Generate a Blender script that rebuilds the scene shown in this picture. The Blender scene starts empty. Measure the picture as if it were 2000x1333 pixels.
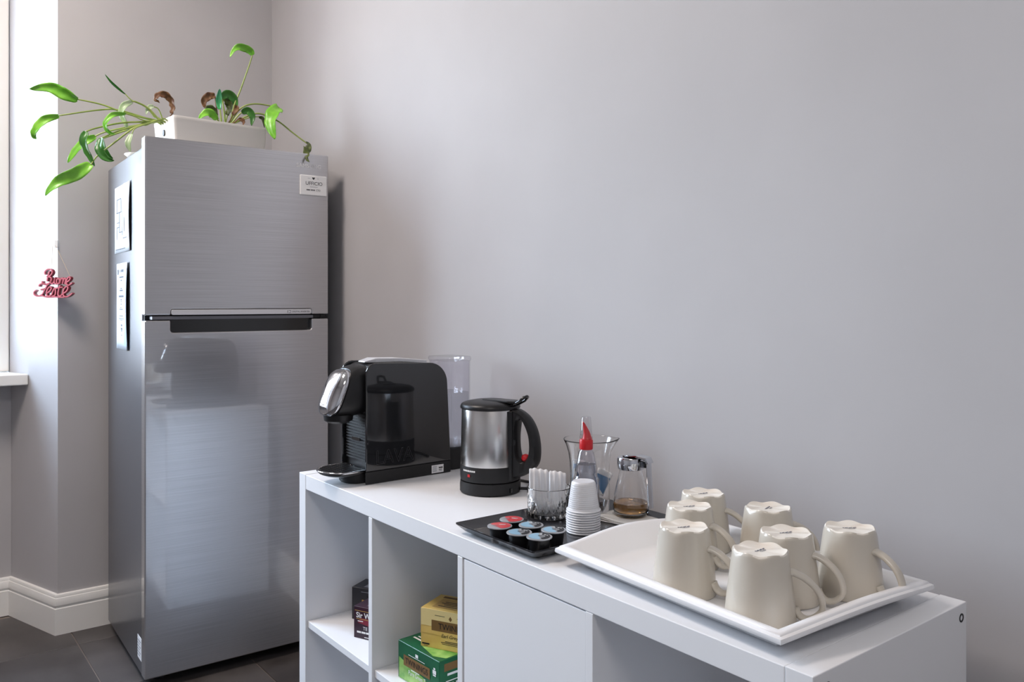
import bpy, bmesh, math, random
from mathutils import Vector, Matrix
random.seed(7)
PI = math.pi
SC = bpy.context.scene
COL = SC.collection

# ------------------------------------------------------------------ camera
cam_data = bpy.data.cameras.new('camera'); cam = bpy.data.objects.new('camera', cam_data); COL.objects.link(cam)
cam_data.sensor_width = 36.0; cam_data.lens = 1609.07 / 2000 * 36
cam_data.shift_x = -0.0049; cam_data.shift_y = -0.03837; cam_data.clip_start = 0.02
cam.location = (2.0138, -0.8631, 1.2029); cam.rotation_euler = (PI / 2, 0, math.radians(52.0))
SC.camera = cam

# ------------------------------------------------------------------ world, lights, exposure
SC.view_settings.view_transform = 'Standard'; SC.view_settings.look = 'None'
SC.view_settings.gamma = 1.0; SC.view_settings.use_curve_mapping = False
SC.view_settings.exposure = 0.12
SKY_STRENGTH = 28.0
wd = bpy.data.worlds.new('sky'); SC.world = wd; wd.use_nodes = True
nt = wd.node_tree; nt.nodes.clear()
wo = nt.nodes.new('ShaderNodeOutputWorld'); bg = nt.nodes.new('ShaderNodeBackground')
tc = nt.nodes.new('ShaderNodeTexCoord'); sx = nt.nodes.new('ShaderNodeSeparateXYZ'); rp = nt.nodes.new('ShaderNodeValToRGB')
nt.links.new(tc.outputs['Generated'], sx.inputs[0]); 
mr = nt.nodes.new('ShaderNodeMapRange'); mr.inputs[1].default_value = -1; mr.inputs[2].default_value = 1
nt.links.new(sx.outputs[2], mr.inputs[0]); nt.links.new(mr.outputs[0], rp.inputs[0])
e = rp.color_ramp.elements
e[0].position = 0.44; e[0].color = (0.30, 0.29, 0.28, 1)
e[1].position = 0.52; e[1].color = (0.74, 0.87, 1.0, 1)
x = e.new(0.8); x.color = (0.58, 0.76, 1.0, 1)
bg.inputs[1].default_value = SKY_STRENGTH
nt.links.new(rp.outputs[0], bg.inputs[0]); nt.links.new(bg.outputs[0], wo.inputs[0])

def area(name, loc, rot, sx_, sy_, power, color, portal=False):
    l = bpy.data.lights.new(name, 'AREA'); l.shape = 'RECTANGLE'; l.size = sx_; l.size_y = sy_
    l.energy = power; l.color = color
    if portal: l.cycles.is_portal = True
    o = bpy.data.objects.new(name, l); COL.objects.link(o); o.location = loc; o.rotation_euler = rot
    return o
# daylight enters by the window in the back wall (portal) ; warm ceiling lamp of the room, plus an added fill
area('window_daylight', (-1.80, -1.12, 1.83), (0, -PI / 2, 0), 1.75, 1.28, 1.0, (1, 1, 1), portal=True)

area('ceiling_lamp_and_fill', (2.5, -1.3, 3.06), (0, 0, 0), 0.9, 0.9, 23.0, (1.0, 0.95, 0.92))  # neutral fill added under the ceiling to lift the shelf unit's right end
area('ceiling_lamp_and_fill', (-0.35, -1.0, 3.06), (0, 0, 0), 0.6, 0.6, 40.0, (1.0, 0.88, 0.81))

# ------------------------------------------------------------------ materials
def lin(c):
    return c / 12.92 if c <= 0.04045 else ((c + 0.055) / 1.055) ** 2.4
def rgb(r, g, b):
    return (lin(r / 255), lin(g / 255), lin(b / 255), 1.0)
def setin(b, k, v):
    if k in b.inputs: b.inputs[k].default_value = v
def mat(name, color, rough=0.5, metal=0.0, coat=0.0, coat_rough=0.05, trans=0.0, ior=1.45, spec=None, sss=0.0, coat_ior=1.5):
    m = bpy.data.materials.new(name); m.use_nodes = True
    b = m.node_tree.nodes['Principled BSDF']
    b.inputs['Base Color'].default_value = color; b.inputs['Roughness'].default_value = rough
    b.inputs['Metallic'].default_value = metal
    setin(b, 'Coat Weight', coat); setin(b, 'Coat Roughness', coat_rough); setin(b, 'Coat IOR', coat_ior)
    setin(b, 'Transmission Weight', trans); setin(b, 'IOR', ior)
    if spec is not None: setin(b, 'Specular IOR Level', spec)
    if sss: setin(b, 'Subsurface Weight', sss); setin(b, 'Subsurface Radius', (0.01, 0.01, 0.01)); setin(b, 'Subsurface Scale', 1.0)
    return m
def noise_on(m, c1, c2, scale, stretch=(1, 1, 1), detail=4.0, lo=0.35, hi=0.65, bump=0.0, coords='Object', rough=None, rnd=0.0):
    t = m.node_tree; b = t.nodes['Principled BSDF']
    tc = t.nodes.new('ShaderNodeTexCoord'); mp = t.nodes.new('ShaderNodeMapping'); mp.inputs['Scale'].default_value = stretch
    n = t.nodes.new('ShaderNodeTexNoise'); n.inputs['Scale'].default_value = scale; n.inputs['Detail'].default_value = detail
    r = t.nodes.new('ShaderNodeValToRGB'); r.color_ramp.elements[0].position = lo; r.color_ramp.elements[1].position = hi
    r.color_ramp.elements[0].color = c1; r.color_ramp.elements[1].color = c2
    vec = tc.outputs[coords]
    if rnd:
        oi = t.nodes.new('ShaderNodeObjectInfo'); va = t.nodes.new('ShaderNodeVectorMath'); va.operation = 'ADD'
        vm = t.nodes.new('ShaderNodeVectorMath'); vm.operation = 'SCALE'; vm.inputs[0].default_value = (1, 0.7, 0.3)
        ml = t.nodes.new('ShaderNodeMath'); ml.operation = 'MULTIPLY'; ml.inputs[1].default_value = rnd
        t.links.new(oi.outputs['Random'], ml.inputs[0]); t.links.new(ml.outputs[0], vm.inputs['Scale'])
        t.links.new(vec, va.inputs[0]); t.links.new(vm.outputs[0], va.inputs[1]); vec = va.outputs[0]
    t.links.new(vec, mp.inputs[0]); t.links.new(mp.outputs[0], n.inputs['Vector'])
    t.links.new(n.outputs[0], r.inputs[0]); t.links.new(r.outputs[0], b.inputs['Base Color'])
    if bump:
        bp = t.nodes.new('ShaderNodeBump'); bp.inputs['Strength'].default_value = bump; bp.inputs['Distance'].default_value = 0.01
        t.links.new(n.outputs[0], bp.inputs['Height']); t.links.new(bp.outputs[0], b.inputs['Normal'])
    if rough:
        mr = t.nodes.new('ShaderNodeMapRange'); mr.inputs[3].default_value = rough[0]; mr.inputs[4].default_value = rough[1]
        t.links.new(n.outputs[0], mr.inputs[0]); t.links.new(mr.outputs[0], b.inputs['Roughness'])
    return m
def pane_mat(name, tint=(1, 1, 1, 1), gloss=0.8):
    """thin clear sheet: mostly see-through, mirror-like at grazing angles"""
    m = bpy.data.materials.new(name); m.use_nodes = True; t = m.node_tree; t.nodes.clear()
    o = t.nodes.new('ShaderNodeOutputMaterial'); mx = t.nodes.new('ShaderNodeMixShader')
    tr = t.nodes.new('ShaderNodeBsdfTransparent'); tr.inputs[0].default_value = tint
    gl = t.nodes.new('ShaderNodeBsdfGlossy'); gl.inputs['Roughness'].default_value = 0.03
    lw = t.nodes.new('ShaderNodeLayerWeight'); pw = t.nodes.new('ShaderNodeMath'); pw.operation = 'POWER'; pw.inputs[1].default_value = 4.5
    mu = t.nodes.new('ShaderNodeMath'); mu.operation = 'MULTIPLY_ADD'; mu.inputs[1].default_value = 0.85 * gloss; mu.inputs[2].default_value = 0.045 * gloss
    t.links.new(lw.outputs['Facing'], pw.inputs[0]); t.links.new(pw.outputs[0], mu.inputs[0]); t.links.new(mu.outputs[0], mx.inputs[0])
    t.links.new(tr.outputs[0], mx.inputs[1]); t.links.new(gl.outputs[0], mx.inputs[2]); t.links.new(mx.outputs[0], o.inputs[0])
    return m

M = {}
M['wall'] = noise_on(mat('wall_paint', rgb(184, 182, 184), 0.65), rgb(182, 180, 182), rgb(186, 184, 186), 3.0, bump=0.0)
M['ceiling'] = mat('ceiling_paint', rgb(225, 222, 218), 0.8)
M['trim'] = mat('white_trim_paint', rgb(240, 239, 236), 0.35)
M['grout'] = mat('tile_grout', rgb(128, 118, 112), 0.8)
M['tile'] = noise_on(mat('slate_tile', rgb(80, 76, 76), 0.4), rgb(50, 46, 45), rgb(92, 88, 87), 4.0, detail=8.0, lo=0.3, hi=0.7, rough=(0.32, 0.5), rnd=9.0)
M['white'] = mat('white_foil', rgb(232, 233, 236), 0.38)
M['steel'] = noise_on(mat('brushed_steel', rgb(176, 176, 178), 0.28, 0.9, coat=1.0, coat_rough=0.03, coat_ior=1.95), rgb(184, 183, 186), rgb(196, 196, 199), 6.0, stretch=(1.0, 0.6, 90.0), detail=3.0, rough=(0.26, 0.32))
M['fridge_side'] = mat('grey_metallic_paint', rgb(120, 122, 128), 0.33, 0.8, coat=0.35, coat_rough=0.16)
M['dark'] = mat('dark_grey_plastic', rgb(52, 52, 56), 0.45)
M['black'] = mat('black_plastic', rgb(24, 24, 26), 0.38)
M['black_matte'] = mat('black_matte_plastic', rgb(30, 30, 32), 0.55)
M['black_gloss'] = mat('black_gloss_plastic', rgb(14, 14, 16), 0.06, coat=0.6, coat_rough=0.02)
M['panel_gloss'] = mat('dark_gloss_panel', rgb(30, 31, 34), 0.07, coat=1.0, coat_rough=0.02)
M['chrome'] = mat('chrome', rgb(205, 206, 210), 0.05, 1.0)
M['silver'] = mat('satin_silver', rgb(222, 222, 226), 0.38, 0.45)
M['kettle_steel'] = mat('kettle_steel', rgb(212, 210, 208), 0.24, 1.0)
M['glass'] = mat('clear_glass', (1, 1, 1, 1), 0.0, trans=1.0, ior=1.45)
M['thin_glass'] = pane_mat('window_glass')
M['tank'] = pane_mat('clear_tank_plastic', (0.962, 0.958, 0.978, 1), 1.2)
M['cap_clear'] = pane_mat('clear_cap_plastic', (0.93, 0.92, 0.93, 1), 1.5)
M['water'] = mat('water', (0.94, 0.97, 1.0, 1), 0.0, trans=1.0, ior=1.33)
M['amber'] = mat('amber_syrup', rgb(236, 184, 116), 0.02, trans=0.85, ior=1.4)
M['mug'] = mat('beige_stoneware', rgb(201, 194, 182), 0.28, coat=0.35, coat_rough=0.12)
M['mug_foot'] = noise_on(mat('unglazed_foot', rgb(225, 214, 200), 0.55), rgb(218, 200, 180), rgb(230, 224, 214), 22.0, lo=0.25, hi=0.5)
M['ink'] = mat('dark_blue_ink', rgb(62, 62, 86), 0.6)
M['tray_white'] = mat('white_plastic', rgb(238, 238, 240), 0.3, sss=0.15)
M['cup'] = mat('translucent_white_plastic', rgb(236, 236, 240), 0.35, trans=0.15, sss=0.2)
M['sheet'] = mat('printer_paper', rgb(184, 189, 196), 0.8)
M['sheet_print'] = mat('sheet_print', rgb(84, 88, 100), 0.8)
M['paper'] = mat('white_paper', rgb(236, 236, 238), 0.75)
M['napkin'] = noise_on(mat('napkin_paper', rgb(236, 233, 226), 0.85), rgb(232, 229, 222), rgb(240, 237, 231), 60.0)
M['red'] = mat('red_plastic', rgb(200, 30, 38), 0.35)
M['red_lid'] = noise_on(mat('red_foil', rgb(224, 72, 78), 0.3, 0.3), rgb(206, 52, 62), rgb(232, 96, 98), 60.0)
M['grey_foil'] = mat('grey_foil', rgb(176, 178, 182), 0.35, 0.5)
M['blue_foil'] = mat('pale_blue_foil', rgb(150, 190, 214), 0.35, 0.3)
M['print_black'] = mat('black_print', rgb(28, 28, 32), 0.5)
M['print_grey'] = mat('grey_print', rgb(150, 152, 160), 0.7)
M['print_white'] = mat('white_print', rgb(236, 236, 236), 0.5)
M['print_brown'] = mat('brown_print', rgb(122, 92, 52), 0.5)
M['print_gold'] = mat('gold_print', rgb(196, 158, 92), 0.45, 0.2)
M['print_blue'] = mat('blue_print', rgb(146, 172, 206), 0.6)
M['print_pink'] = mat('dark_red_print', rgb(128, 40, 58), 0.5)
M['pink'] = mat('pink_acrylic', rgb(240, 140, 158), 0.35)
M['maroon'] = mat('dark_red_acrylic', rgb(142, 32, 52), 0.3)
M['string'] = mat('twine', rgb(190, 168, 140), 0.8)
M['planter'] = mat('planter_white', rgb(228, 224, 218), 0.4)
M['soil'] = noise_on(mat('potting_soil', rgb(58, 42, 32), 0.9), rgb(40, 29, 22), rgb(78, 58, 44), 40.0)
M['box_green'] = noise_on(mat('green_card', rgb(18, 92, 58), 0.35), rgb(14, 84, 54), rgb(22, 98, 62), 12.0)
M['box_light_green'] = noise_on(mat('light_green_card', rgb(112, 170, 76), 0.35), rgb(84, 152, 58), rgb(160, 200, 110), 30.0)
M['box_yellow'] = noise_on(mat('yellow_card', rgb(222, 188, 104), 0.4), rgb(212, 174, 88), rgb(230, 200, 122), 14.0)
M['box_cream'] = mat('cream_card', rgb(232, 212, 150), 0.4)
M['box_black'] = mat('charcoal_card', rgb(44, 44, 50), 0.35)
M['box_plum'] = noise_on(mat('plum_card', rgb(52, 34, 48), 0.35), rgb(42, 32, 46), rgb(66, 34, 48), 9.0)
def leaf_mat(name, c1, c2, sc=18.0, rough=0.32):
    return noise_on(mat(name, c1, rough), c1, c2, sc, stretch=(1, 1, 1), lo=0.3, hi=0.7)
LEAFM = [leaf_mat('leaf_bright_green', rgb(96, 172, 44), rgb(148, 212, 78)),
         leaf_mat('leaf_green', rgb(36, 92, 34), rgb(70, 130, 48)),
         leaf_mat('leaf_pale_green', rgb(140, 170, 120), rgb(196, 210, 180)),
         leaf_mat('leaf_withered_brown', rgb(92, 58, 40), rgb(130, 96, 60), 40.0, 0.6),
         leaf_mat('leaf_dark_olive', rgb(34, 48, 22), rgb(92, 104, 44), 60.0, 0.5),
         leaf_mat('leaf_blue_green', rgb(30, 110, 76), rgb(74, 168, 96))]
M['stem'] = leaf_mat('leaf_stem', rgb(120, 142, 66), rgb(156, 170, 92))

# ------------------------------------------------------------------ helpers
def link(name, me, parent=None, kind=None):
    o = bpy.data.objects.new(name, me); COL.objects.link(o)
    if parent is not None: o.parent = parent
    if kind: o['kind'] = kind
    return o
def thing(name, label, cat, loc=(0, 0, 0), rz=0.0, group=None):
    o = bpy.data.objects.new(name, None); COL.objects.link(o); o.empty_display_size = 0.05
    o.location = loc; o.rotation_euler = (0, 0, rz); tag(o, label, cat, group); return o
def tag(o, label, cat, group=None):
    o['label'] = label; o['category'] = cat
    if group: o['group'] = group
    return o
class G:
    """collects faces, then becomes one mesh object"""
    def __init__(s): s.bm = bmesh.new()
    def box(s, x0, y0, z0, x1, y1, z1, mx=None):
        vs = [s.bm.verts.new(Vector(c) if mx is None else mx @ Vector(c)) for c in
              ((x0, y0, z0), (x1, y0, z0), (x1, y1, z0), (x0, y1, z0), (x0, y0, z1), (x1, y0, z1), (x1, y1, z1), (x0, y1, z1))]
        for f in ((3, 2, 1, 0), (4, 5, 6, 7), (0, 1, 5, 4), (1, 2, 6, 5), (2, 3, 7, 6), (3, 0, 4, 7)): s.bm.faces.new([vs[i] for i in f])
        return s
    def rings(s, rings, cap0=True, cap1=True, closed=False):
        R = [[s.bm.verts.new(p) for p in r] for r in rings]; n = len(R[0])
        pairs = list(zip(R, R[1:])) + ([(R[-1], R[0])] if closed else [])
        for a, b in pairs:
            for i in range(n):
                s.bm.faces.new((a[i], a[(i + 1) % n], b[(i + 1) % n], b[i]))
        if not closed:
            if cap0: s.bm.faces.new(R[0][::-1])
            if cap1: s.bm.faces.new(R[-1])
        return s
    def lathe(s, prof, n=48, c=(0, 0, 0), fn=None, cap0=True, cap1=True):
        rs = []
        for k, (r, z) in enumerate(prof):
            ring = []
            for i in range(n):
                a = 2 * PI * i / n; rr, zz = (r, z) if fn is None else fn(k, a, r, z)
                ring.append((c[0] + max(rr, 1e-5) * math.cos(a), c[1] + max(rr, 1e-5) * math.sin(a), c[2] + zz))
            rs.append(ring)
        return s.rings(rs, cap0, cap1)
    def prism(s, poly, a0, a1, axes=(0, 1, 2)):
        """poly in (u,v), extruded along w; axes = which coordinate u, v, w are"""
        def P(u, v, w):
            q = [0, 0, 0]; q[axes[0]] = u; q[axes[1]] = v; q[axes[2]] = w; return q
        return s.rings([[P(u, v, a0) for u, v in poly], [P(u, v, a1) for u, v in poly]])
    def tube(s, pts, r, n=8, caps=True, side=None, r2=None):
        """round (or with side/r2 flat) tube along points; r may be a list"""
        pts = [Vector(p) for p in pts]; N = len(pts); rs = []
        prev = None
        for i, p in enumerate(pts):
            t = (pts[min(i + 1, N - 1)] - pts[max(i - 1, 0)]).normalized()
            if side is not None: b = Vector(side); b = (b - t * b.dot(t)).normalized()
            else:
                b = prev if prev is not None else (Vector((0, 0, 1)) if abs(t.z) < 0.9 else Vector((1, 0, 0)))
                b = (b - t * b.dot(t)).normalized(); prev = b
            a = t.cross(b)
            ra = r[i] if isinstance(r, (list, tuple)) else r
            rb = ra if r2 is None else (r2[i] if isinstance(r2, (list, tuple)) else r2)
            rs.append([p + a * (ra * math.cos(2 * PI * k / n)) + b * (rb * math.sin(2 * PI * k / n)) for k in range(n)])
        return s.rings(rs, caps, caps)
    def grid(s, fn, nu, nv):
        V = [[s.bm.verts.new(fn(i / nu, j / nv)) for j in range(nv + 1)] for i in range(nu + 1)]
        for i in range(nu):
            for j in range(nv): s.bm.faces.new((V[i][j], V[i + 1][j], V[i + 1][j + 1], V[i][j + 1]))
        return s
    def mesh(s, name, m, smooth=False, fix=True):
        if fix: bmesh.ops.recalc_face_normals(s.bm, faces=s.bm.faces[:])
        me = bpy.data.meshes.new(name); s.bm.to_mesh(me); s.bm.free()
        if m is not None: me.materials.append(m)
        if smooth:
            for p in me.polygons: p.use_smooth = True
        return me
    def obj(s, name, m, parent=None, smooth=False, bevel=0.0, seg=2, solid=0.0, subd=0, kind=None, fix=True, sharp=None):
        me = s.mesh(name, m, smooth, fix); o = link(name, me, parent, kind)
        if smooth and sharp: me.set_sharp_from_angle(angle=math.radians(sharp))
        if solid:
            md = o.modifiers.new('solid', 'SOLIDIFY'); md.thickness = solid; md.offset = 0
        if bevel:
            md = o.modifiers.new('bevel', 'BEVEL'); md.width = bevel; md.segments = seg; md.limit_method = 'ANGLE'; md.angle_limit = math.radians(40)
        if subd:
            md = o.modifiers.new('sub', 'SUBSURF'); md.levels = subd; md.render_levels = subd
        return o
def struct(name, g, m, parent=None, **k): return g.obj(name, m, parent, kind='structure', **k)
def catmull(pts, n=6):
    P = [Vector(p) for p in pts]; out = []
    for i in range(len(P) - 1):
        p0, p1, p2, p3 = P[max(i - 1, 0)], P[i], P[i + 1], P[min(i + 2, len(P) - 1)]
        for k in range(n):
            t = k / n
            out.append(0.5 * ((2 * p1) + (p2 - p0) * t + (2 * p0 - 5 * p1 + 4 * p2 - p3) * t * t + (3 * p1 - p0 - 3 * p2 + p3) * t ** 3))
    out.append(P[-1]); return out
def rrect(w, h, r, n=4, cx=0.0, cy=0.0):
    pts = []
    for (sx_, sy_, a0) in ((1, 1, 0), (-1, 1, 90), (-1, -1, 180), (1, -1, 270)):
        for k in range(n + 1):
            a = math.radians(a0 + 90 * k / n)
            pts.append((cx + sx_ * (w / 2 - r) + r * math.cos(a), cy + sy_ * (h / 2 - r) + r * math.sin(a)))
    return pts
def text(body, m, parent, o, u, v, w=None, h=None, name='lettering', ext=0.0003, outline=0.0, bold=0.0, shear=0.0, align='C'):
    """flat letters on a surface: o = centre (or left) point, u = reading direction, v = up; w/h = size to fit"""
    c = bpy.data.curves.new(name, 'FONT'); c.body = body; c.align_x = 'LEFT'; c.extrude = 0.0; c.resolution_u = 3
    c.offset = bold; c.shear = shear
    if outline: c.fill_mode = 'NONE'; c.bevel_depth = outline; c.bevel_resolution = 0
    t = bpy.data.objects.new('tmp', c); COL.objects.link(t)
    dg = bpy.context.evaluated_depsgraph_get(); me = bpy.data.meshes.new_from_object(t.evaluated_get(dg))
    bpy.data.objects.remove(t); bpy.data.curves.remove(c)
    xs = [q.co.x for q in me.vertices]; ys = [q.co.y for q in me.vertices]
    x0, x1, y0, y1 = min(xs), max(xs), min(ys), max(ys)
    sw = (w / (x1 - x0)) if w else None; sh = (h / (y1 - y0)) if h else None
    if sw is None: sw = sh
    if sh is None: sh = sw
    u = Vector(u).normalized(); v = Vector(v).normalized(); nrm = u.cross(v); o = Vector(o)
    cx = (x0 + x1) / 2 if align == 'C' else x0; cy = (y0 + y1) / 2
    for q in me.vertices: q.co = o + u * ((q.co.x - cx) * sw) + v * ((q.co.y - cy) * sh) + nrm * (ext + q.co.z * min(sw, sh))
    me.name = name; me.materials.clear(); me.materials.append(m)
    return link(name, me, parent)
def bars(m, parent, o, u, v, rows, name='fine_print', ext=0.0004):
    """rows of tiny print too small to read: list of (du, dv, width, height) from the point o"""
    u = Vector(u).normalized(); v = Vector(v).normalized(); nrm = u.cross(v); o = Vector(o); g = G()
    for (du, dv, w, h) in rows:
        p = o + u * du + v * dv + nrm * ext
        vs = [g.bm.verts.new(q) for q in (p, p + u * w, p + u * w + v * h, p + v * h)]; g.bm.faces.new(vs)
    return g.obj(name, m, parent, fix=False, kind='stuff')
def plate(m, parent, o, u, v, poly, name='print_panel', ext=0.0003):
    u = Vector(u).normalized(); v = Vector(v).normalized(); nrm = u.cross(v); o = Vector(o); g = G()
    g.bm.faces.new([g.bm.verts.new(o + u * a + v * b + nrm * ext) for a, b in poly])
    return g.obj(name, m, parent, fix=False)
def copy_tree(o, parent=None):
    c = o.copy(); COL.objects.link(c)
    if parent is not None: c.parent = parent
    for ch in list(o.children): copy_tree(ch, c)
    return c

# ------------------------------------------------------------------ the room
ZC = 3.10
XB, YR = -1.36, 0.461
g = G()
g.prism([(XB, -0.337), (XB, YR + 0.12), (-1.95, YR + 0.12), (-1.95, -0.44), (-1.70, -0.447)], 0, ZC)
g.prism([(XB, -1.90), (-1.70, -1.79), (-1.95, -1.80), (-1.95, -3.50), (XB, -3.50)], 0, ZC)
g.prism([(-1.69, -0.4445), (-1.95, -0.4445), (-1.95, -1.7925), (-1.69, -1.7925)], 0, 0.888)
g.prism([(XB, -0.337), (-1.70, -0.447), (-1.95, -0.45), (-1.95, -1.79), (-1.70, -1.79), (XB, -1.90)], 2.72, ZC)
struct('wall_back', g, M['wall'])
struct('wall_right', G().box(XB, YR, 0, 3.7, YR + 0.12, ZC), M['wall'])
struct('wall_left', G().box(XB, -3.62, 0, 3.7, -3.5, ZC), M['wall'])
struct('wall_front', G().box(3.6, -3.5, 0, 3.72, YR, ZC), M['wall'])
struct('ceiling', G().box(-1.95, -3.62, ZC, 3.72, YR + 0.12, ZC + 0.1), M['ceiling'])
fl = struct('floor', G().box(-1.95, -3.62, -0.05, 3.72, YR + 0.12, -0.004), M['grout'])
tile_me = None
TS = 0.4375
for i in range(-1, 12):
    for j in range(-8, 2):
        x0 = -1.21 + i * TS; y0 = 0.141 + (j - 1) * TS
        if tile_me is None:
            t = G().box(-TS / 2 + .0018, -TS / 2 + .0018, -0.0038, TS / 2 - .0018, TS / 2 - .0018, 0).obj('tile', M['tile'], fl, bevel=0.0012, seg=1)
            tile_me = t.data
        else:
            t = link('tile', tile_me, fl); md = t.modifiers.new('bevel', 'BEVEL'); md.width = 0.0012; md.segments = 1
        cx_, cy_ = x0 + TS / 2, y0 + TS / 2
        t.location = (cx_, cy_, 0)

def skirting(name, path):
    prof = [(0, 0), (0.016, 0), (0.016, 0.094), (0.0115, 0.098), (0.0115, 0.101), (0.0165, 0.106), (0.017, 0.118), (0.013, 0.131), (0.011, 0.1325), (0.011, 0.137), (0.0085, 0.143), (0, 0.145)]
    P = [Vector((a, b, 0)) for a, b in path]; rings = []
    for i, p in enumerate(P):
        d0 = (P[i] - P[i - 1]).normalized() if i else (P[1] - P[0]).normalized()
        d1 = (P[i + 1] - P[i]).normalized() if i < len(P) - 1 else d0
        n0 = Vector((d0.y, -d0.x, 0)); n1 = Vector((d1.y, -d1.x, 0)); m = (n0 + n1).normalized(); k = 1 / max(0.3, m.dot(n1))
        rings.append([p + m * (a * k) + Vector((0, 0, b)) for a, b in prof])
    return struct(name, G().rings(rings), M['trim'], smooth=True, sharp=35)
skirting('baseboard_back', [(-1.69, -1.7925), (-1.69, -0.4438), (XB, -0.337), (XB, YR - 0.017)])
skirting('baseboard_right', [(XB + 0.0, YR), (3.6, YR)])

win = link('window_1', None, None, 'structure'); win.location = (0, 0, 0)
g = G()
for (y0, y1, z0, z1) in ((-0.512, -0.4495, 0.934, 2.715), (-1.785, -1.722, 0.934, 2.715), (-1.722, -0.512, 2.64, 2.715), (-1.722, -0.512, 0.934, 0.985)):
    g.box(-1.79, y0, z0, -1.705, y1, z1)
struct('window_frame', g, M['trim'], win, bevel=0.004)
for (y0, y1) in ((-1.115, -0.514), (-1.720, -1.119)):
    g = G()
    g.box(-1.78, y0, 0.99, -1.725, y0 + 0.055, 2.635).box(-1.78, y1 - 0.055, 0.99, -1.725, y1, 2.635)
    g.box(-1.78, y0 + 0.055, 0.99, -1.725, y1 - 0.055, 1.05).box(-1.78, y0 + 0.055, 2.575, -1.725, y1 - 0.055, 2.635)
    g.box(-1.775, y0 + 0.055, 1.78, -1.73, y1 - 0.055, 1.81)
    s = struct('window_sash', g, M['trim'], win, bevel=0.003)
    struct('pane', G().box(-1.757, y0 + 0.05, 1.045, -1.753, y1 - 0.05, 2.58), M['thin_glass'], s)
struct('window_sill', G().prism([(-1.56, -0.4035), (-1.70, -0.4485), (-1.94, -0.4485), (-1.94, -1.789), (-1.70, -1.789), (-1.56, -1.8345)], 0.8895, 0.931), M['trim'], win, bevel=0.004)

# ------------------------------------------------------------------ shelf unit
CW, CD, CH = 1.47, 0.395, 0.765
T0, TD = 0.038, 0.0165
CELL = (CW - 2 * T0 - 3 * TD) / 4
su = thing('shelf_unit', 'long low white cube shelf unit along the grey wall', 'shelf unit')
for x0 in (0, CW - T0):
    p = G().box(x0, 0, 0.0, x0 + T0, CD, CH).obj('side_panel', M['white'], su, bevel=0.0012)
    for (yy, zz) in ((0.03, CH - 0.02), (CD - 0.017, CH - 0.02), (0.03, 0.02), (CD - 0.017, 0.02)):
        xs = -0.0006 if x0 == 0 else CW + 0.0006
        g = G(); sg = -1 if x0 == 0 else 1
        g.rings([[(xs - sg * 0.002, yy + 0.0065 * math.cos(a), zz + 0.0065 * math.sin(a)) for a in [2 * PI * k / 20 for k in range(20)]],
                 [(xs, yy + 0.0065 * math.cos(a), zz + 0.0065 * math.sin(a)) for a in [2 * PI * k / 20 for k in range(20)]],
                 [(xs, yy + 0.004 * math.cos(a), zz + 0.004 * math.sin(a)) for a in [2 * PI * k / 20 for k in range(20)]],
                 [(xs - sg * 0.0018, yy + 0.0036 * math.cos(a), zz + 0.0036 * math.sin(a)) for a in [2 * PI * k / 20 for k in range(20)]]])
        g.obj('bolt', M['black_matte'], p)
G().box(T0 + 0.0008, 0.0004, CH - T0, CW - T0 - 0.0008, CD - 0.0004, CH - 0.0008).obj('top_panel', M['white'], su, bevel=0.0012)
G().box(T0 + 0.0006, 0.0004, 0.0, CW - T0 - 0.0006, CD - 0.0004, T0).obj('bottom_panel', M['white'], su, bevel=0.001)
ZS = CH - T0 - 0.335
for i in range(4):
    x0 = T0 + i * (CELL + TD)
    if i < 3: G().box(x0 + CELL, 0.0005, T0 + 0.0005, x0 + CELL + TD, CD - 0.001, CH - T0 - 0.0005).obj('divider', M['white'], su, bevel=0.001)
    G().box(x0 + 0.0006, 0.006, ZS - TD, x0 + CELL - 0.0006, CD - 0.004, ZS).obj('shelf', M['white'], su, bevel=0.001)
x0 = T0 + 2 * (CELL + TD)
G().box(x0 + 0.003, 0.002, ZS + 0.003, x0 + CELL - 0.001, 0.018, CH - T0 - 0.0025).obj('door', M['white'], su, bevel=0.001)

# ------------------------------------------------------------------ refrigerator
FR = thing('refrigerator', 'tall brushed steel two-door refrigerator with freezer compartment on top', 'refrigerator', (-0.688, -0.206, 0), math.radians(-1.8))
G().box(-0.612, 0.004, 0.03, -0.056, 0.596, 1.688).obj('body', M['fridge_side'], FR, bevel=0.006, seg=3)
G().box(-0.058, 0.010, 0.05, -0.046, 0.590, 1.70).obj('gasket', M['black_matte'], FR)
def door_poly(z0, z1, notch):
    a, b, zn, r = notch
    if zn > (z0 + z1) / 2:   # notch in the top edge
        P = [(0, z0), (0.6, z0), (0.6, z1), (b, z1)] + [(b - r + r * math.cos(q), zn + r - r * math.sin(q)) for q in [PI / 2 * k / 4 for k in range(5)]] + \
            [(a + r - r * math.sin(q), zn + r - r * math.cos(q)) for q in [PI / 2 * k / 4 for k in range(5)]] + [(a, z1), (0, z1)]
    else:
        P = [(0, z1), (0, z0), (a, z0)] + [(a + r - r * math.cos(q), zn - r + r * math.sin(q)) for q in [PI / 2 * k / 4 for k in range(5)]] + \
            [(b - r + r * math.sin(q), zn - r + r * math.cos(q)) for q in [PI / 2 * k / 4 for k in range(5)]] + [(b, z0), (0.6, z0), (0.6, z1)]
    return P
A_, B_ = 0.078, 0.537
ud = G().prism(door_poly(1.1605, 1.715, (A_ - 0.001, B_ + 0.001, 1.1795, 0.008)), -0.045, 0.0, (1, 2, 0)).obj('freezer_door', M['steel'], FR, bevel=0.004, seg=3)
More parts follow.
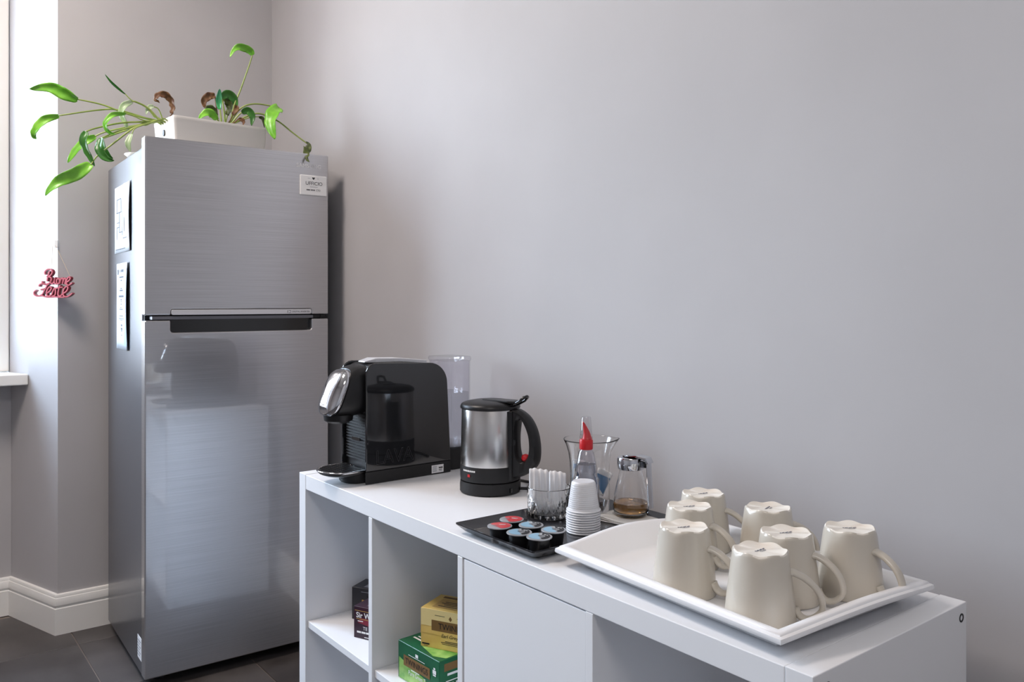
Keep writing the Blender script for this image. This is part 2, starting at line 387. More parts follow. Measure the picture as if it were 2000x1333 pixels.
ld = G().prism(door_poly(0.036, 1.1445, (A_ - 0.002, B_ + 0.002, 1.106, 0.009)), -0.045, 0.0, (1, 2, 0)).obj('fridge_door', M['steel'], FR, bevel=0.004, seg=3)
hs = G().prism(rrect(B_ - A_, 0.0165, 0.005, 4, (A_ + B_) / 2, 1.1695), -0.03, 0.0015, (1, 2, 0)).obj('handle_strip', M['silver'], ud, bevel=0.001)
text('DIGITAL INVERTER', M['print_black'], ud, (0.0016, 0.500, 1.1695), (0, 1, 0), (0, 0, 1), w=0.062, h=0.0055)
bars(M['print_black'], ud, (0.0016, 0.452, 1.1650), (0, 1, 0), (0, 0, 1), [(0, 0, .0015, .009), (.004, 0, .007, .001), (.004, .008, .007, .001), (.011, 0.001, .001, .008)], 'emblem')
G().prism(rrect(B_ - A_ + .002, 0.050, 0.008, 4, (A_ + B_) / 2, 1.131), -0.044, -0.022, (1, 2, 0)).obj('handle_recess', M['black_gloss'], ld)
G().box(-0.044, 0.022, 1.1470, -0.0015, 0.545, 1.1575).obj('gap_trim', mat('gap_trim_grey', rgb(112, 113, 120), 0.4, 0.4), ld, bevel=0.001)
g = G().box(-0.05, 0.548, 1.1465, -0.008, 0.592, 1.1585).box(-0.008, 0.572, 1.1500, -0.002, 0.588, 1.1565)
g.obj('hinge', M['black_matte'], FR, bevel=0.001)
for (xx, yy) in ((-0.09, 0.06), (-0.09, 0.54), (-0.56, 0.06), (-0.56, 0.54)):
    G().lathe([(0.018, 0.0), (0.02, 0.004), (0.016, 0.03)], 16, (xx, yy, 0)).obj('foot', M['black_matte'], FR)
text('SAMSUNG', M['print_white'], ud, (0.0003, 0.528, 1.6720), (0, 1, 0), (0, 0, 1), w=0.088, h=0.0135, ext=0.0006)
st = G().box(-0.119, 0.0030, 0.070, -0.052, 0.0042, 0.142)
st = G().box(-0.115, 0.0034, 0.072, -0.06, 0.0042, 0.143).obj('sticker', M['paper'], FR)
bars(M['print_grey'], st, (-0.112, 0.0034, 0.078), (1, 0, 0), (0, 0, 1), [(0, .004 + .009 * k, .030 + .012 * (k % 2), .0035) for k in range(6)] + [(0.043, .004, .001, .05)])

# paper sheets stuck to the fridge side
def sheet(name, label, x0, x1, z0, z1, curl, deco):
    t = thing(name, label, 'paper', (-0.688, -0.206, 0), math.radians(-1.8))
    def P(u, v, off=0.0):
        c = curl(u, v)
        return (x0 + (x1 - x0) * u, 0.0028 - c - off, z0 + (z1 - z0) * v)
    G().grid(lambda u, v: P(u, v), 16, 12).obj('page', M['sheet'], t, solid=0.0004, smooth=True, fix=False)
    for (m, nm, quads) in deco:
        g = G()
        for (u0, v0, u1, v1) in quads:
            n = 3
            for k in range(n):
                a, b = u0 + (u1 - u0) * k / n, u0 + (u1 - u0) * (k + 1) / n
                g.bm.faces.new([g.bm.verts.new(P(*q, 0.0009)) for q in ((a, v0), (b, v0), (b, v1), (a, v1))])
        g.obj(nm, m, t, fix=False, kind='stuff')
    return t
def line(u0, v0, u1, v1): return (min(u0, u1), min(v0, v1), max(u0, u1) + .018, max(v0, v1) + .011)
plan = [line(.15, .8, .4, .8), line(.15, .8, .15, .6), line(.4, .62, .4, .8), line(.12, .6, .45, .6), line(.3, .3, .3, .6), line(.15, .45, .3, .45), line(.5, .25, .5, .7), line(.3, .3, .5, .3),
        line(.55, .2, .8, .2), line(.15, .2, .15, .38), line(.15, .38, .28, .38), line(.62, .3, .62, .5)]
sheet('paper_sheet', 'creased white sheet with a faint drawing, upper one on the refrigerator side', -0.475, -0.212, 1.372, 1.603,
      lambda u, v: 0.0006 + 0.020 * max(0, u - 0.55) ** 1.5 * (0.35 + 0.65 * math.sin(PI * min(1, v * 1.0))) + 0.003 * math.exp(-((u - .5 - .15 * v) / .06) ** 2) * v,
      [(M['sheet_print'], 'drawing', plan), (M['sheet_print'], 'caption', [(.08 + .07 * k, .045, .13 + .07 * k, .06) for k in range(9)])])
txt = [(.3, .83, .72, .845), (.42, .795, .58, .805), (.42, .70, .6, .71), (.34, .675, .68, .69), (.26, .605, .78, .625), (.44, .57, .6, .58), (.45, .55, .6, .556), (.45, .52, .6, .527), (.42, .48, .55, .487), (.33, .46, .7, .468),
       (.32, .385, .72, .392), (.25, .355, .8, .36), (.35, .34, .66, .345), (.48, .27, .6, .29), (.46, .23, .62, .25), (.5, .21, .58, .225), (.5, .16, .56, .17)]
sheet('paper_sheet', 'printed notice with pale blue corner bands, lower one on the refrigerator side', -0.442, -0.243, 1.040, 1.335,
      lambda u, v: 0.0006 + 0.004 * (1 - math.cos(u * PI)) * 0.5 + 0.004 * math.sin(PI * v) * u,
      [(M['sheet_print'], 'printed_text', txt), (M['sheet_print'], 'emblem', [(.1, .87, .2, .93), (.45, .895, .68, .925), (.32, .89, .35, .925)]),
       (M['print_blue'], 'blue_band', [(.70 + .03 * k, .93 - .055 * (k + 1), .99, .93 - .055 * k) for k in range(9)] + [(.74 + .025 * k, .05 + .04 * k, .99, .05 + .04 * (k + 1)) for k in range(9)])])

# magnet on the freezer door
mg = thing('fridge_magnet', 'small white rectangular plaque lettered UFFICIO on the freezer door', 'magnet', (-0.688, -0.206, 0), math.radians(-1.8))
G().box(0.0003, 0.495, 1.570, 0.006, 0.592, 1.640).obj('plaque', M['print_white'], mg, bevel=0.003, seg=3)
text('UFFICIO', M['print_black'], mg, (0.0062, 0.545, 1.612), (0, 1, 0), (0, 0, 1), w=0.060, h=0.012)
g = G()
hv = [(0, -.005), (.005, .001), (.0045, .0035), (.0025, .0045), (0, .0025), (-.0025, .0045), (-.0045, .0035), (-.005, .001)]
plate(M['print_black'], mg, (0.0060, 0.543, 1.629), (0, 1, 0), (0, 0, 1), hv, 'heart')
bars(M['print_grey'], mg, (0.0060, 0.530, 1.602), (0, 1, 0), (0, 0, 1), [(0, -.003, .028, .0014), (-.008, .0265, .008, .001), (.026, .0265, .006, .001)])
bars(M['print_black'], mg, (0.0060, 0.518, 1.587), (0, 1, 0), (0, 0, 1), [(0, 0, .004, .004), (.005, 0, .004, .004), (.010, 0, .003, .004), (.016, 0, .004, .004), (.021, 0, .003, .004), (.0255, 0, .004, .004)])
text('CTO', M['print_black'], mg, (0.0061, 0.560, 1.589), (0, 1, 0), (0, 0, 1), w=0.015, h=0.0065)

# white dish at the left edge of the fridge top
wd_ = thing('dish', 'small white dish at the left edge on top of the refrigerator', 'dish', (-0.985, -0.135, 1.6885))
G().lathe([(0.035, 0), (0.05, 0.003), (0.062, 0.014), (0.060, 0.015), (0.047, 0.006), (0.0, 0.005)], 32).obj('bowl', M['planter'], wd_, smooth=True)
G().lathe([(0.030, 0.006), (0.033, 0.012), (0.030, 0.019), (0.012, 0.022), (0.0, 0.022)], 24).obj('lid', M['planter'], wd_, smooth=True)

# ------------------------------------------------------------------ potted plant
PP = thing('potted_plant', 'straggly leafy plant in a long white planter on top of the refrigerator', 'plant', (-0.80, -0.088, 1.6885), math.radians(4))
def planter():
    L, W, H = 0.324, 0.20, 0.127; g = G()
    def rr(i, z, t): return [(-W / 2 + px, L / 2 + py, z) for px, py in rrect(W - 2 * i, L - 2 * i, t, 4)]
    g.rings([rr(.008, 0, .008), rr(0.001, H - .012, .010), rr(0, H - .01, .010), rr(0, H, .010), rr(.006, H, .006), rr(.008, H - .03, .006)])
    return g.obj('planter', M['planter'], PP, smooth=True, sharp=40)
pl = planter()
G().rings([[(-0.10 + 0.003 + px, 0.156, 0) for px in ()] or [(-.1 + 0.012 * math.cos(a) * 0.7, -0.0006, .082 + .011 * math.sin(a)) for a in [2 * PI * k / 16 for k in range(16)]],
           [(-.1 + 0.012 * math.cos(a) * 0.7, 0.004, .082 + .011 * math.sin(a)) for a in [2 * PI * k / 16 for k in range(16)]]]).obj('drain_hole', M['dark'], pl)
G().grid(lambda u, v: (-.19 + .18 * u, .012 + .288 * v, .098 + .006 * math.sin(u * 9) * math.cos(v * 13)), 10, 14).obj('soil', M['soil'], PP, smooth=True)
LEAVES=[
([(-0.93,-0.089,1.814),(-0.936,-0.2,1.827),(-0.941,-0.273,1.847),(-0.947,-0.344,1.855)],[(-0.953,-0.343,1.857),(-0.959,-0.382,1.87),(-0.964,-0.424,1.884),(-0.97,-0.477,1.872)],0.034,0),
([(-0.94,-0.096,1.811),(-0.947,-0.218,1.837),(-0.955,-0.278,1.832),(-0.962,-0.396,1.798)],[(-0.97,-0.395,1.8),(-0.978,-0.43,1.785),(-0.985,-0.454,1.755),(-0.992,-0.462,1.733),(-1.0,-0.454,1.722)],0.023,0),
([(-0.96,-0.103,1.828),(-0.96,-0.135,1.862),(-0.96,-0.179,1.879),(-0.96,-0.2,1.897)],[(-0.96,-0.2,1.897),(-0.96,-0.239,1.926),(-0.96,-0.262,1.953)],0.007,1),
([(-0.92,-0.101,1.814),(-0.917,-0.138,1.85),(-0.915,-0.174,1.865),(-0.913,-0.19,1.865)],[(-0.91,-0.19,1.865),(-0.907,-0.214,1.847),(-0.905,-0.223,1.819),(-0.902,-0.212,1.789),(-0.9,-0.201,1.754)],0.020,2),
([(-0.9,-0.094,1.812),(-0.895,-0.151,1.803),(-0.89,-0.189,1.812),(-0.885,-0.216,1.816)],[(-0.88,-0.217,1.815),(-0.875,-0.257,1.804),(-0.87,-0.279,1.77),(-0.865,-0.269,1.746),(-0.86,-0.251,1.739)],0.015,0),
([(-0.94,-0.08,1.821),(-0.944,-0.195,1.785),(-0.949,-0.264,1.76),(-0.953,-0.292,1.744)],[(-0.957,-0.292,1.745),(-0.961,-0.322,1.722),(-0.966,-0.351,1.686),(-0.97,-0.37,1.651)],0.023,0),
([(-0.9,-0.126,1.804),(-0.896,-0.222,1.787),(-0.891,-0.298,1.76),(-0.887,-0.332,1.743)],[(-0.883,-0.332,1.742),(-0.879,-0.339,1.712),(-0.874,-0.327,1.672),(-0.87,-0.31,1.633)],0.023,1),
([(-0.9,-0.158,1.793),(-0.893,-0.23,1.761),(-0.887,-0.287,1.728)],[(-0.88,-0.289,1.726),(-0.873,-0.296,1.692),(-0.867,-0.281,1.663),(-0.86,-0.255,1.655)],0.023,1),
([(-0.92,-0.153,1.794),(-0.917,-0.223,1.76),(-0.913,-0.279,1.731)],[(-0.91,-0.28,1.73),(-0.907,-0.276,1.699),(-0.903,-0.264,1.677),(-0.9,-0.25,1.668)],0.017,1),
([(-0.88,-0.147,1.789),(-0.877,-0.192,1.771),(-0.875,-0.264,1.704),(-0.873,-0.302,1.667),(-0.87,-0.32,1.637)],[(-0.867,-0.321,1.636),(-0.865,-0.362,1.606),(-0.862,-0.412,1.574),(-0.86,-0.449,1.528)],0.036,0),
([(-0.86,-0.136,1.796),(-0.856,-0.191,1.768),(-0.852,-0.204,1.746)],[(-0.848,-0.205,1.745),(-0.844,-0.218,1.713),(-0.84,-0.21,1.685)],0.016,2),
([(-0.93,-0.069,1.827),(-0.93,-0.059,1.846)],[(-0.93,-0.059,1.846),(-0.93,-0.056,1.876),(-0.93,-0.072,1.904),(-0.93,-0.097,1.905),(-0.93,-0.112,1.889),(-0.93,-0.099,1.877)],0.021,3),
([(-0.93,-0.089,1.821),(-0.928,-0.103,1.854),(-0.927,-0.119,1.861)],[(-0.925,-0.12,1.861),(-0.923,-0.131,1.857),(-0.922,-0.14,1.845),(-0.92,-0.144,1.829)],0.014,2),
([(-0.88,0.123,1.831),(-0.88,0.137,1.895),(-0.88,0.159,1.953),(-0.88,0.188,2.039),(-0.88,0.201,2.082)],[(-0.88,0.201,2.082),(-0.88,0.192,2.098),(-0.88,0.166,2.104),(-0.88,0.141,2.094),(-0.88,0.121,2.06)],0.025,0),
([(-0.88,0.119,1.826),(-0.863,0.153,1.882),(-0.846,0.201,1.902),(-0.829,0.279,1.897)],[(-0.811,0.272,1.893),(-0.794,0.245,1.864),(-0.777,0.23,1.818),(-0.76,0.236,1.768)],0.044,0),
([(-0.86,0.12,1.823),(-0.833,0.197,1.865),(-0.806,0.26,1.845),(-0.779,0.306,1.805),(-0.752,0.352,1.765)],[(-0.726,0.361,1.782),(-0.699,0.33,1.742),(-0.672,0.315,1.709),(-0.645,0.31,1.682)],0.023,4),
([(-0.84,0.078,1.826),(-0.84,0.074,1.863)],[(-0.84,0.074,1.863),(-0.84,0.071,1.896),(-0.84,0.073,1.933)],0.019,5),
([(-0.9,0.085,1.838),(-0.9,0.08,1.891),(-0.9,0.076,1.921)],[(-0.9,0.076,1.924),(-0.9,0.055,1.917),(-0.9,0.038,1.897),(-0.9,0.045,1.873)],0.023,3),
([(-0.88,0.105,1.828),(-0.88,0.098,1.89),(-0.88,0.091,1.915)],[(-0.88,0.091,1.915),(-0.88,0.114,1.93),(-0.88,0.137,1.913),(-0.88,0.145,1.877)],0.027,1),
([(-0.84,0.074,1.817),(-0.836,0.063,1.827)],[(-0.832,0.061,1.825),(-0.828,0.043,1.842),(-0.824,0.019,1.838),(-0.82,-0.004,1.815)],0.027,0),
([(-0.84,0.113,1.819),(-0.837,0.135,1.85),(-0.833,0.146,1.861)],[(-0.83,0.145,1.86),(-0.827,0.165,1.87),(-0.823,0.18,1.85),(-0.82,0.176,1.817)],0.023,1),
([(-0.83,0.115,1.817),(-0.828,0.168,1.845),(-0.826,0.205,1.854)],[(-0.824,0.204,1.853),(-0.822,0.218,1.846),(-0.82,0.223,1.816)],0.011,4),
([(-0.88,0.079,1.825),(-0.88,0.077,1.851)],[(-0.88,0.077,1.851),(-0.88,0.061,1.872),(-0.88,0.044,1.866),(-0.88,0.032,1.85)],0.021,4),
([(-0.9,0.112,1.832),(-0.9,0.119,1.86)],[(-0.9,0.119,1.86),(-0.9,0.13,1.893),(-0.9,0.112,1.912),(-0.9,0.098,1.906)],0.025,4),
([(-0.86,0.109,1.822),(-0.86,0.125,1.854)],[(-0.86,0.125,1.854),(-0.86,0.138,1.879),(-0.86,0.13,1.889)],0.016,3),
([(-0.83,0.116,1.818),(-0.827,0.133,1.837)],[(-0.825,0.132,1.837),(-0.822,0.149,1.831),(-0.82,0.147,1.815)],0.012,3)]
PPI = (Matrix.Translation(Vector((-0.80, -0.088, 1.6885))) @ Matrix.Rotation(math.radians(4), 4, 'Z')).inverted()
VN = Vector((0.79, -0.55, -0.28)).normalized()
for (sp, bp_, w, ci) in LEAVES:
    bp_ = [sp[-1]] + list(bp_[1:])
    S = [PPI @ q for q in catmull(sp, 5)]
    # root goes down into the soil
    r0 = Vector(S[0]); yy = min(max(r0.y, .03), .28); xx = min(max(r0.x, -.17), -.03)
    S = [Vector((xx, yy, .095)), Vector(((r0.x + xx) / 2, (r0.y + yy) / 2, max(r0.z, .122)))] + S[1:]
    S = catmull(S, 2)
    r = 0.0030 if w > .016 else 0.0022
    stem = G().tube(S, [r * (1.15 - 0.4 * i / len(S)) for i in range(len(S))], 7).obj('stem', M['stem'] if ci != 3 else LEAFM[3], PP, smooth=True)
    B = [PPI @ q for q in catmull(bp_, 6)]; N = len(B)
    rot = PPI.to_3x3(); vn = rot @ VN; g = G(); rows = []
    nv = 6
    for i, p in enumerate(B):
        t = (B[min(i + 1, N - 1)] - B[max(i - 1, 0)]).normalized(); s = i / (N - 1)
        wd2 = t.cross(vn).normalized(); nn = wd2.cross(t).normalized()
        a = math.sin(s * 6 + len(S)) * 0.35
        wd2, nn = wd2 * math.cos(a) + nn * math.sin(a), nn * math.cos(a) - wd2 * math.sin(a)
        prof = max(0.05, math.sin(PI * min(1, 0.06 + 0.94 * s) ** 0.8) ** 0.75) if s < .999 else 0.03
        hw = w * 0.575 * prof
        row = []
        for k in range(nv + 1):
            q = 2 * k / nv - 1
            wave = 0.0016 * math.sin(i * 1.3 + k) * abs(q) * (w / .03)
            if ci in (3, 4): wave *= 3.0
            row.append(g.bm.verts.new(p + wd2 * (hw * q) + nn * (hw * (0.34 * abs(q) ** 1.3) + wave)))
        rows.append(row)
    for i in range(N - 1):
        for k in range(nv): g.bm.faces.new((rows[i][k], rows[i + 1][k], rows[i + 1][k + 1], rows[i][k + 1]))
    lf = g.obj('leaf', LEAFM[ci], PP, smooth=True, solid=0.0007)

# ------------------------------------------------------------------ hanging ornament on the wall corner
BF = [[(330, 860), (350, 760), (378, 670)],
      [(300, 735), (288, 690), (330, 645), (395, 640), (428, 690), (392, 752), (330, 770), (395, 785), (412, 835), (370, 890), (300, 915), (250, 900), (240, 855)],
      [(412, 800), (398, 870), (418, 905), (455, 875), (478, 795), (465, 875), (490, 905), (515, 880)],
      [(540, 805), (512, 830), (512, 890), (540, 905), (562, 870), (556, 815), (540, 805)],
      [(585, 800), (565, 905), (590, 820), (620, 800), (628, 840), (615, 905), (645, 815), (672, 805), (676, 845), (665, 900), (690, 905)],
      [(690, 875), (735, 845), (760, 800), (735, 780), (698, 825), (690, 895), (725, 932), (795, 888)],
      [(180, 955), (200, 915), (262, 905), (330, 922), (372, 900)],
      [(335, 930), (285, 1020), (235, 1105), (155, 1132), (98, 1105), (90, 1062), (130, 1022)],
      [(212, 1015), (262, 1002), (320, 990)],
      [(325, 1080), (385, 1035), (412, 985), (378, 960), (335, 1015), (322, 1090), (352, 1135), (415, 1105)],
      [(415, 1105), (470, 985), (488, 1050), (475, 1115), (425, 1132)],
      [(570, 930), (538, 1050), (538, 1115), (575, 1130), (620, 1090)],
      [(490, 992), (550, 975), (620, 965)],
      [(620, 1090), (690, 1040), (718, 975), (685, 955), (640, 1010), (625, 1090), (660, 1142), (725, 1132), (795, 1078)],
      [(225, 1120), (330, 1150), (440, 1145), (560, 1150), (650, 1150)]]
OR = thing('hanging_ornament', 'pink cut-out lettering Buone Feste hanging from the wall corner', 'ornament', (-1.350, -0.350, 1.2))
RU = Vector((0.616, 0.788, 0)); NV = Vector((0.788, -0.616, 0)); PXM = 1.84e-3 / 9.52
def bfp(u, v, d): return RU * ((u - 496) * PXM + 0.022) + Vector((0, 0, 1.203 - 1.2 - ((v / 9.52 + 460) - 589.77) * 1.84e-3)) + NV * d
g = G(); g2 = G()
def ribbon_prism(g, pts, hw, d0, d1):
    rings = []
    for i, (a, b) in enumerate(pts):
        p0 = pts[max(i - 1, 0)]; p1 = pts[min(i + 1, len(pts) - 1)]
        t = Vector((p1[0] - p0[0], p1[1] - p0[1])).normalized(); n = Vector((-t.y, t.x)) * hw
        rings.append([bfp(a + n.x, b + n.y, d0), bfp(a - n.x, b - n.y, d0), bfp(a - n.x, b - n.y, d1), bfp(a + n.x, b + n.y, d1)])
    g.rings(rings)
for s in BF:
    pts = [(p.x, p.y) for p in catmull([(a, b, 0) for a, b in s], 5)]
    ribbon_prism(g, pts, 13.5, 0.012, 0.028); ribbon_prism(g2, pts, 10.5, 0.0282, 0.0294)
g.obj('letters', M['maroon'], OR); g2.obj('letter_face', M['pink'], OR)
hook = tag(G().box(-0.0065, -0.004, -0.014, 0.0065, 0.004, 0.014).obj('wall_hook', M['print_white'], None, bevel=0.002), 'small white adhesive hook on the wall corner above the pink lettering', 'hook')
hook.location = (-1.3565, -0.3415, 1.412); hook.rotation_euler = (0, 0, math.radians(52))
hk = Vector((-1.350, -0.350, 1.2))
pA = bfp(395, 640, .021); pB = bfp(745, 785, .021)
top = Vector((-1.3485, -0.3500, 1.404)) - hk
G().tube([pA, top + RU * -.006 , top + RU * .006, pB], 0.0007, 6).obj('string', M['string'], OR)

# ------------------------------------------------------------------ coffee machine
CM = thing('coffee_machine', 'black capsule coffee machine with a chrome head at the far end of the shelf unit', 'coffee machine', (0.242, 0.064, CH), math.radians(1.2))
# local: x -0.128..0 (width), y 0..0.24 (front to back), z up
def side_poly(y0, y1, z0, z1, rf, rb):
    P = [(y0, z0), (y1, z0)]
    P += [(y1 - 0.010 - rb + rb * math.cos(a), z1 - 0.006 - rb + rb * math.sin(a)) for a in [PI / 2 * k / 8 for k in range(9)]]
    P += [(y0 + rf + rf * math.cos(a), z1 - rf + rf * math.sin(a)) for a in [PI / 2 + PI / 2 * k / 5 for k in range(6)]]
    return P
SP = side_poly(0.0, 0.245, 0.0, 0.290, 0.028, 0.055)
SPi = side_poly(0.003, 0.240, 0.028, 0.288, 0.026, 0.052)
body = G().prism(side_poly(0.012, 0.240, 0.0, 0.286, 0.024, 0.052), -0.122, -0.006, (1, 2, 0)).obj('body', M['black'], CM, bevel=0.004)
for (x0, x1) in ((-0.006, 0.0), (-0.128, -0.122)):
    sp = G().prism([(y, z if z > 0 else 0.030) for y, z in SP], x0, x1, (1, 2, 0)).obj('side_panel', M['panel_gloss'], CM, bevel=0.0025, seg=3)
    G().prism([(0.0, 0.0), (0.245, 0.0), (0.245, 0.0295), (0.0, 0.0295)], x0 - (0 if x0 > -.05 else 0), x1, (1, 2, 0)).obj('skirt', M['black_matte'], CM, bevel=0.002)
text('LAVA', M['dark'], CM, (0.0004, 0.080, 0.062), (0, 1, 0), (0, 0, 1), w=0.105, h=0.034, outline=0.012, name='lettering')
stk = G().box(0.0001, 0.186, 0.003, 0.0007, 0.222, 0.023).obj('sticker', M['paper'], CM)
bars(M['print_black'], stk, (0.0007, 0.207, 0.005), (0, 1, 0), (0, 0, 1), [(0, .009, .012, .003), (0, .005, .010, .0015), (0.001, .002, .009, .001)])
bars(M['print_grey'], stk, (0.0007, 0.189, 0.005), (0, 1, 0), (0, 0, 1), [(0, .002 + .003 * k, .012, .0012) for k in range(5)])
# ribbed front of the brewing bay
g = G()
for k in range(17):
    z = 0.052 + 0.0072 * k
    g.box(-0.118, 0.0085, z, -0.010, 0.0125, z + 0.0042)
bf = g.obj('front_grille', M['black_matte'], CM)
G().box(-0.085, 0.0070, 0.098, -0.045, 0.0084, 0.106).obj('grille_slot', M['black_gloss'], CM)
# brewing head
def sell(y, cx, cz, a, b, sh=0.38, n=36, p=3.0):
    out = []
    for k in range(n):
        t = 2 * PI * k / n; c, s = math.cos(t), math.sin(t)
        px = a * abs(c) ** (2 / p) * (1 if c > 0 else -1); pz = b * abs(s) ** (2 / p) * (1 if s > 0 else -1)
        out.append((cx + px, y + sh * pz, cz + pz))
    return out
HC = -0.064
G().rings([sell(0.020, HC, 0.224, .050, .060, 0.0), sell(-0.002, HC, 0.223, .051, .062, 0.12), sell(-0.030, HC, 0.221, .051, .060, .30), sell(-0.044, HC, 0.219, .050, .057, .38)]).obj('brew_head', M['black'], CM, smooth=True, sharp=40)
cc = [(-0.0445, .0495, .0565), (-0.054, .048, .055), (-0.0600, .0450, .0515), (-0.0640, .040, .046), (-0.0675, .033, .038), (-0.0702, .025, .029), (-0.0720, .016, .0185), (-0.0730, .008, .009), (-0.0733, .001, .001)]
ch = G().rings([sell(y, HC, 0.219 - .001 * (i > 2), a_, b_) for i, (y, a_, b_) in enumerate(cc)]).obj('chrome_cap', M['chrome'], CM, smooth=True)
G().lathe([(0.024, 0), (0.034, 0.006), (0.036, 0.02), (0.03, 0.026)], 32, (HC, -0.040, 0.146)).obj('spout', M['black'], CM, smooth=True, sharp=50)
# drip tray
def dshape(r, s, y0):
    P = [(HC + r, y0)] + [(HC + r * math.cos(a), y0 - 0.045 * s - s * 0.050 * math.sin(a)) for a in [PI * k / 20 for k in range(21)]] + [(HC - r, y0)]
    return P
def dring(r, s, z, y0=0.006): return [(px, py, z) for px, py in dshape(r, s, y0)]
G().rings([dring(.040, .62, 0.0, .03), dring(.042, .66, 0.004, .03), dring(.042, .66, 0.020, .03)]).obj('base', M['black_matte'], CM, smooth=True, sharp=40)
dt = G().rings([dring(.046, .85, 0.0205), dring(.056, .97, 0.026), dring(.058, 1.0, 0.031), dring(.058, 1.0, 0.0335), dring(.053, .93, .0340), dring(.052, .92, .031)]).obj('drip_tray', M['black_gloss'], CM, smooth=True, sharp=40)
G().rings([dring(.0585, 1.01, 0.0305), dring(.0592, 1.02, 0.0325), dring(.0585, 1.01, 0.0345), dring(.0545, .95, 0.0350), dring(.0540, .94, 0.0335)], False, False).obj('chrome_rim', M['chrome'], dt, smooth=True)
g = G()
for i in range(-5, 6):
    hw = .05 - .0015 * abs(i)
    x = HC + i * 0.0092; dy = math.sqrt(max(0, 1 - (i * 0.0092 / .053) ** 2))
    g.box(x - .0018, 0.004 - .042 - .044 * dy, 0.0315, x + .0018, 0.004, 0.0345)
for j in range(8):
    y = -0.004 - 0.0105 * j; hw = .052 if y > -.042 else .053 * math.sqrt(max(.05, 1 - ((-.042 - y) / .047) ** 2))
    g.box(HC - hw, y - .0015, 0.0312, HC + hw, y + .0015, 0.0342)
g.obj('grid', M['black'], dt)
# lever plate on top
lv = [[(-0.080, 0.022, .2925), (-0.048, 0.022, .2925), (-.048, 0.022, .2955), (-.080, 0.022, .2955)],
      [(-0.086, 0.050, .2915), (-0.042, 0.050, .2915), (-.042, 0.050, .3025), (-.086, 0.050, .3025)],
      [(-0.086, 0.120, .2905), (-0.042, 0.120, .2905), (-.042, 0.120, .3000), (-.086, 0.120, .3000)],
      [(-0.084, 0.200, .2825), (-0.044, 0.200, .2825), (-.044, 0.200, .2915), (-.084, 0.200, .2915)]]
G().rings([[Vector(q) - Vector((0, 0, .004)) for q in r] for r in lv]).obj('lever', M['silver'], CM, bevel=0.002)
# water tank behind
def tk(i, z, x0=-0.119, x1=-0.018, y0=0.2495, y1=0.327, r=.016): return [(px, py, z) for px, py in rrect(x1 - x0 - 2 * i, y1 - y0 - 2 * i, r, 5, (x0 + x1) / 2, (y0 + y1) / 2)]
G().rings([tk(.000, 0.0), tk(0, 0.052), tk(.004, .055)]).obj('tank_base', M['black_matte'], CM, smooth=True, sharp=40)
G().box(-0.050, 0.324, 0.030, -0.030, 0.3285, 0.052).obj('tank_catch', M['silver'], CM, bevel=.001)
tn = G().rings([tk(.002, 0.058), tk(0, 0.062), tk(0, .281), tk(.002, .281), tk(.002, .064)]).obj('water_tank', M['tank'], CM, smooth=True, sharp=40)
G().rings([tk(-.001, .2815), tk(-.002, .285), tk(-.002, .291), tk(.0, .293)]).obj('tank_lid', M['tank'], tn, smooth=True, sharp=40)
G().rings([tk(.0035, .0655), tk(.0035, .199)]).obj('water', pane_mat('still_water', (0.93, 0.945, 0.955, 1), 1.0), tn, smooth=True, sharp=40)

# ------------------------------------------------------------------ kettle and its base
KX, KY = 0.468, 0.266
KA = math.radians(18)
kb = thing('power_base', 'round black corded power base under the steel kettle', 'power base', (KX, KY, CH), KA)
G().lathe([(0.068, 0.0), (0.0705, 0.003), (0.0705, 0.018), (0.0695, 0.0265), (0.067, 0.0275), (0.0, 0.0275)], 64).obj('plate', M['black_matte'], kb, smooth=True, sharp=35)
G().box(0.066, -0.020, 0.006, 0.0715, -0.014, 0.016).obj('notch', M['black_gloss'], kb)
cpt = catmull([(0.068, 0.02, 0.009), (0.085, 0.04, 0.007), (0.092, 0.066, 0.0045), (0.080, 0.092, 0.004), (0.050, 0.104, 0.004), (0.0, 0.112, .004)], 6)
G().tube(cpt, 0.0035, 8).obj('cord', M['black_matte'], kb, smooth=True)
kt = thing('kettle', 'brushed steel electric kettle with black handle beside the coffee machine', 'kettle', (KX, KY, CH + 0.0280), KA); kt.scale = (1.01, 1.01, 0.945)
G().lathe([(0.064, 0.0), (0.0685, 0.002), (0.0692, 0.012), (0.0692, 0.036), (0.0685, 0.0375), (0.0, 0.0375)], 64).obj('lower_band', M['black_matte'], kt, smooth=True, sharp=35)
G().lathe([(0.0, 0.0375), (0.0678, 0.0378), (0.0682, 0.040), (0.0672, 0.10), (0.0655, 0.1725), (0.0650, 0.1735), (0.0, 0.1735)], 96).obj('steel_body', M['kettle_steel'], kt, smooth=True, sharp=35)
G().lathe([(0.066, 0.1738), (0.0690, 0.1745), (0.0690, 0.1790), (0.0665, 0.1845), (0.058, 0.189), (0.040, 0.1925), (0.0, 0.1940)], 64).obj('lid', M['black'], kt, smooth=True, sharp=45)
# spout lip, opposite the handle
G().rings([[(-0.058, -.020, z0), (-0.0740, 0, z0), (-0.058, .020, z0), (-.050, 0, z0)] for z0 in (0.150, 0.1735)]).obj('spout', M['kettle_steel'], kt)
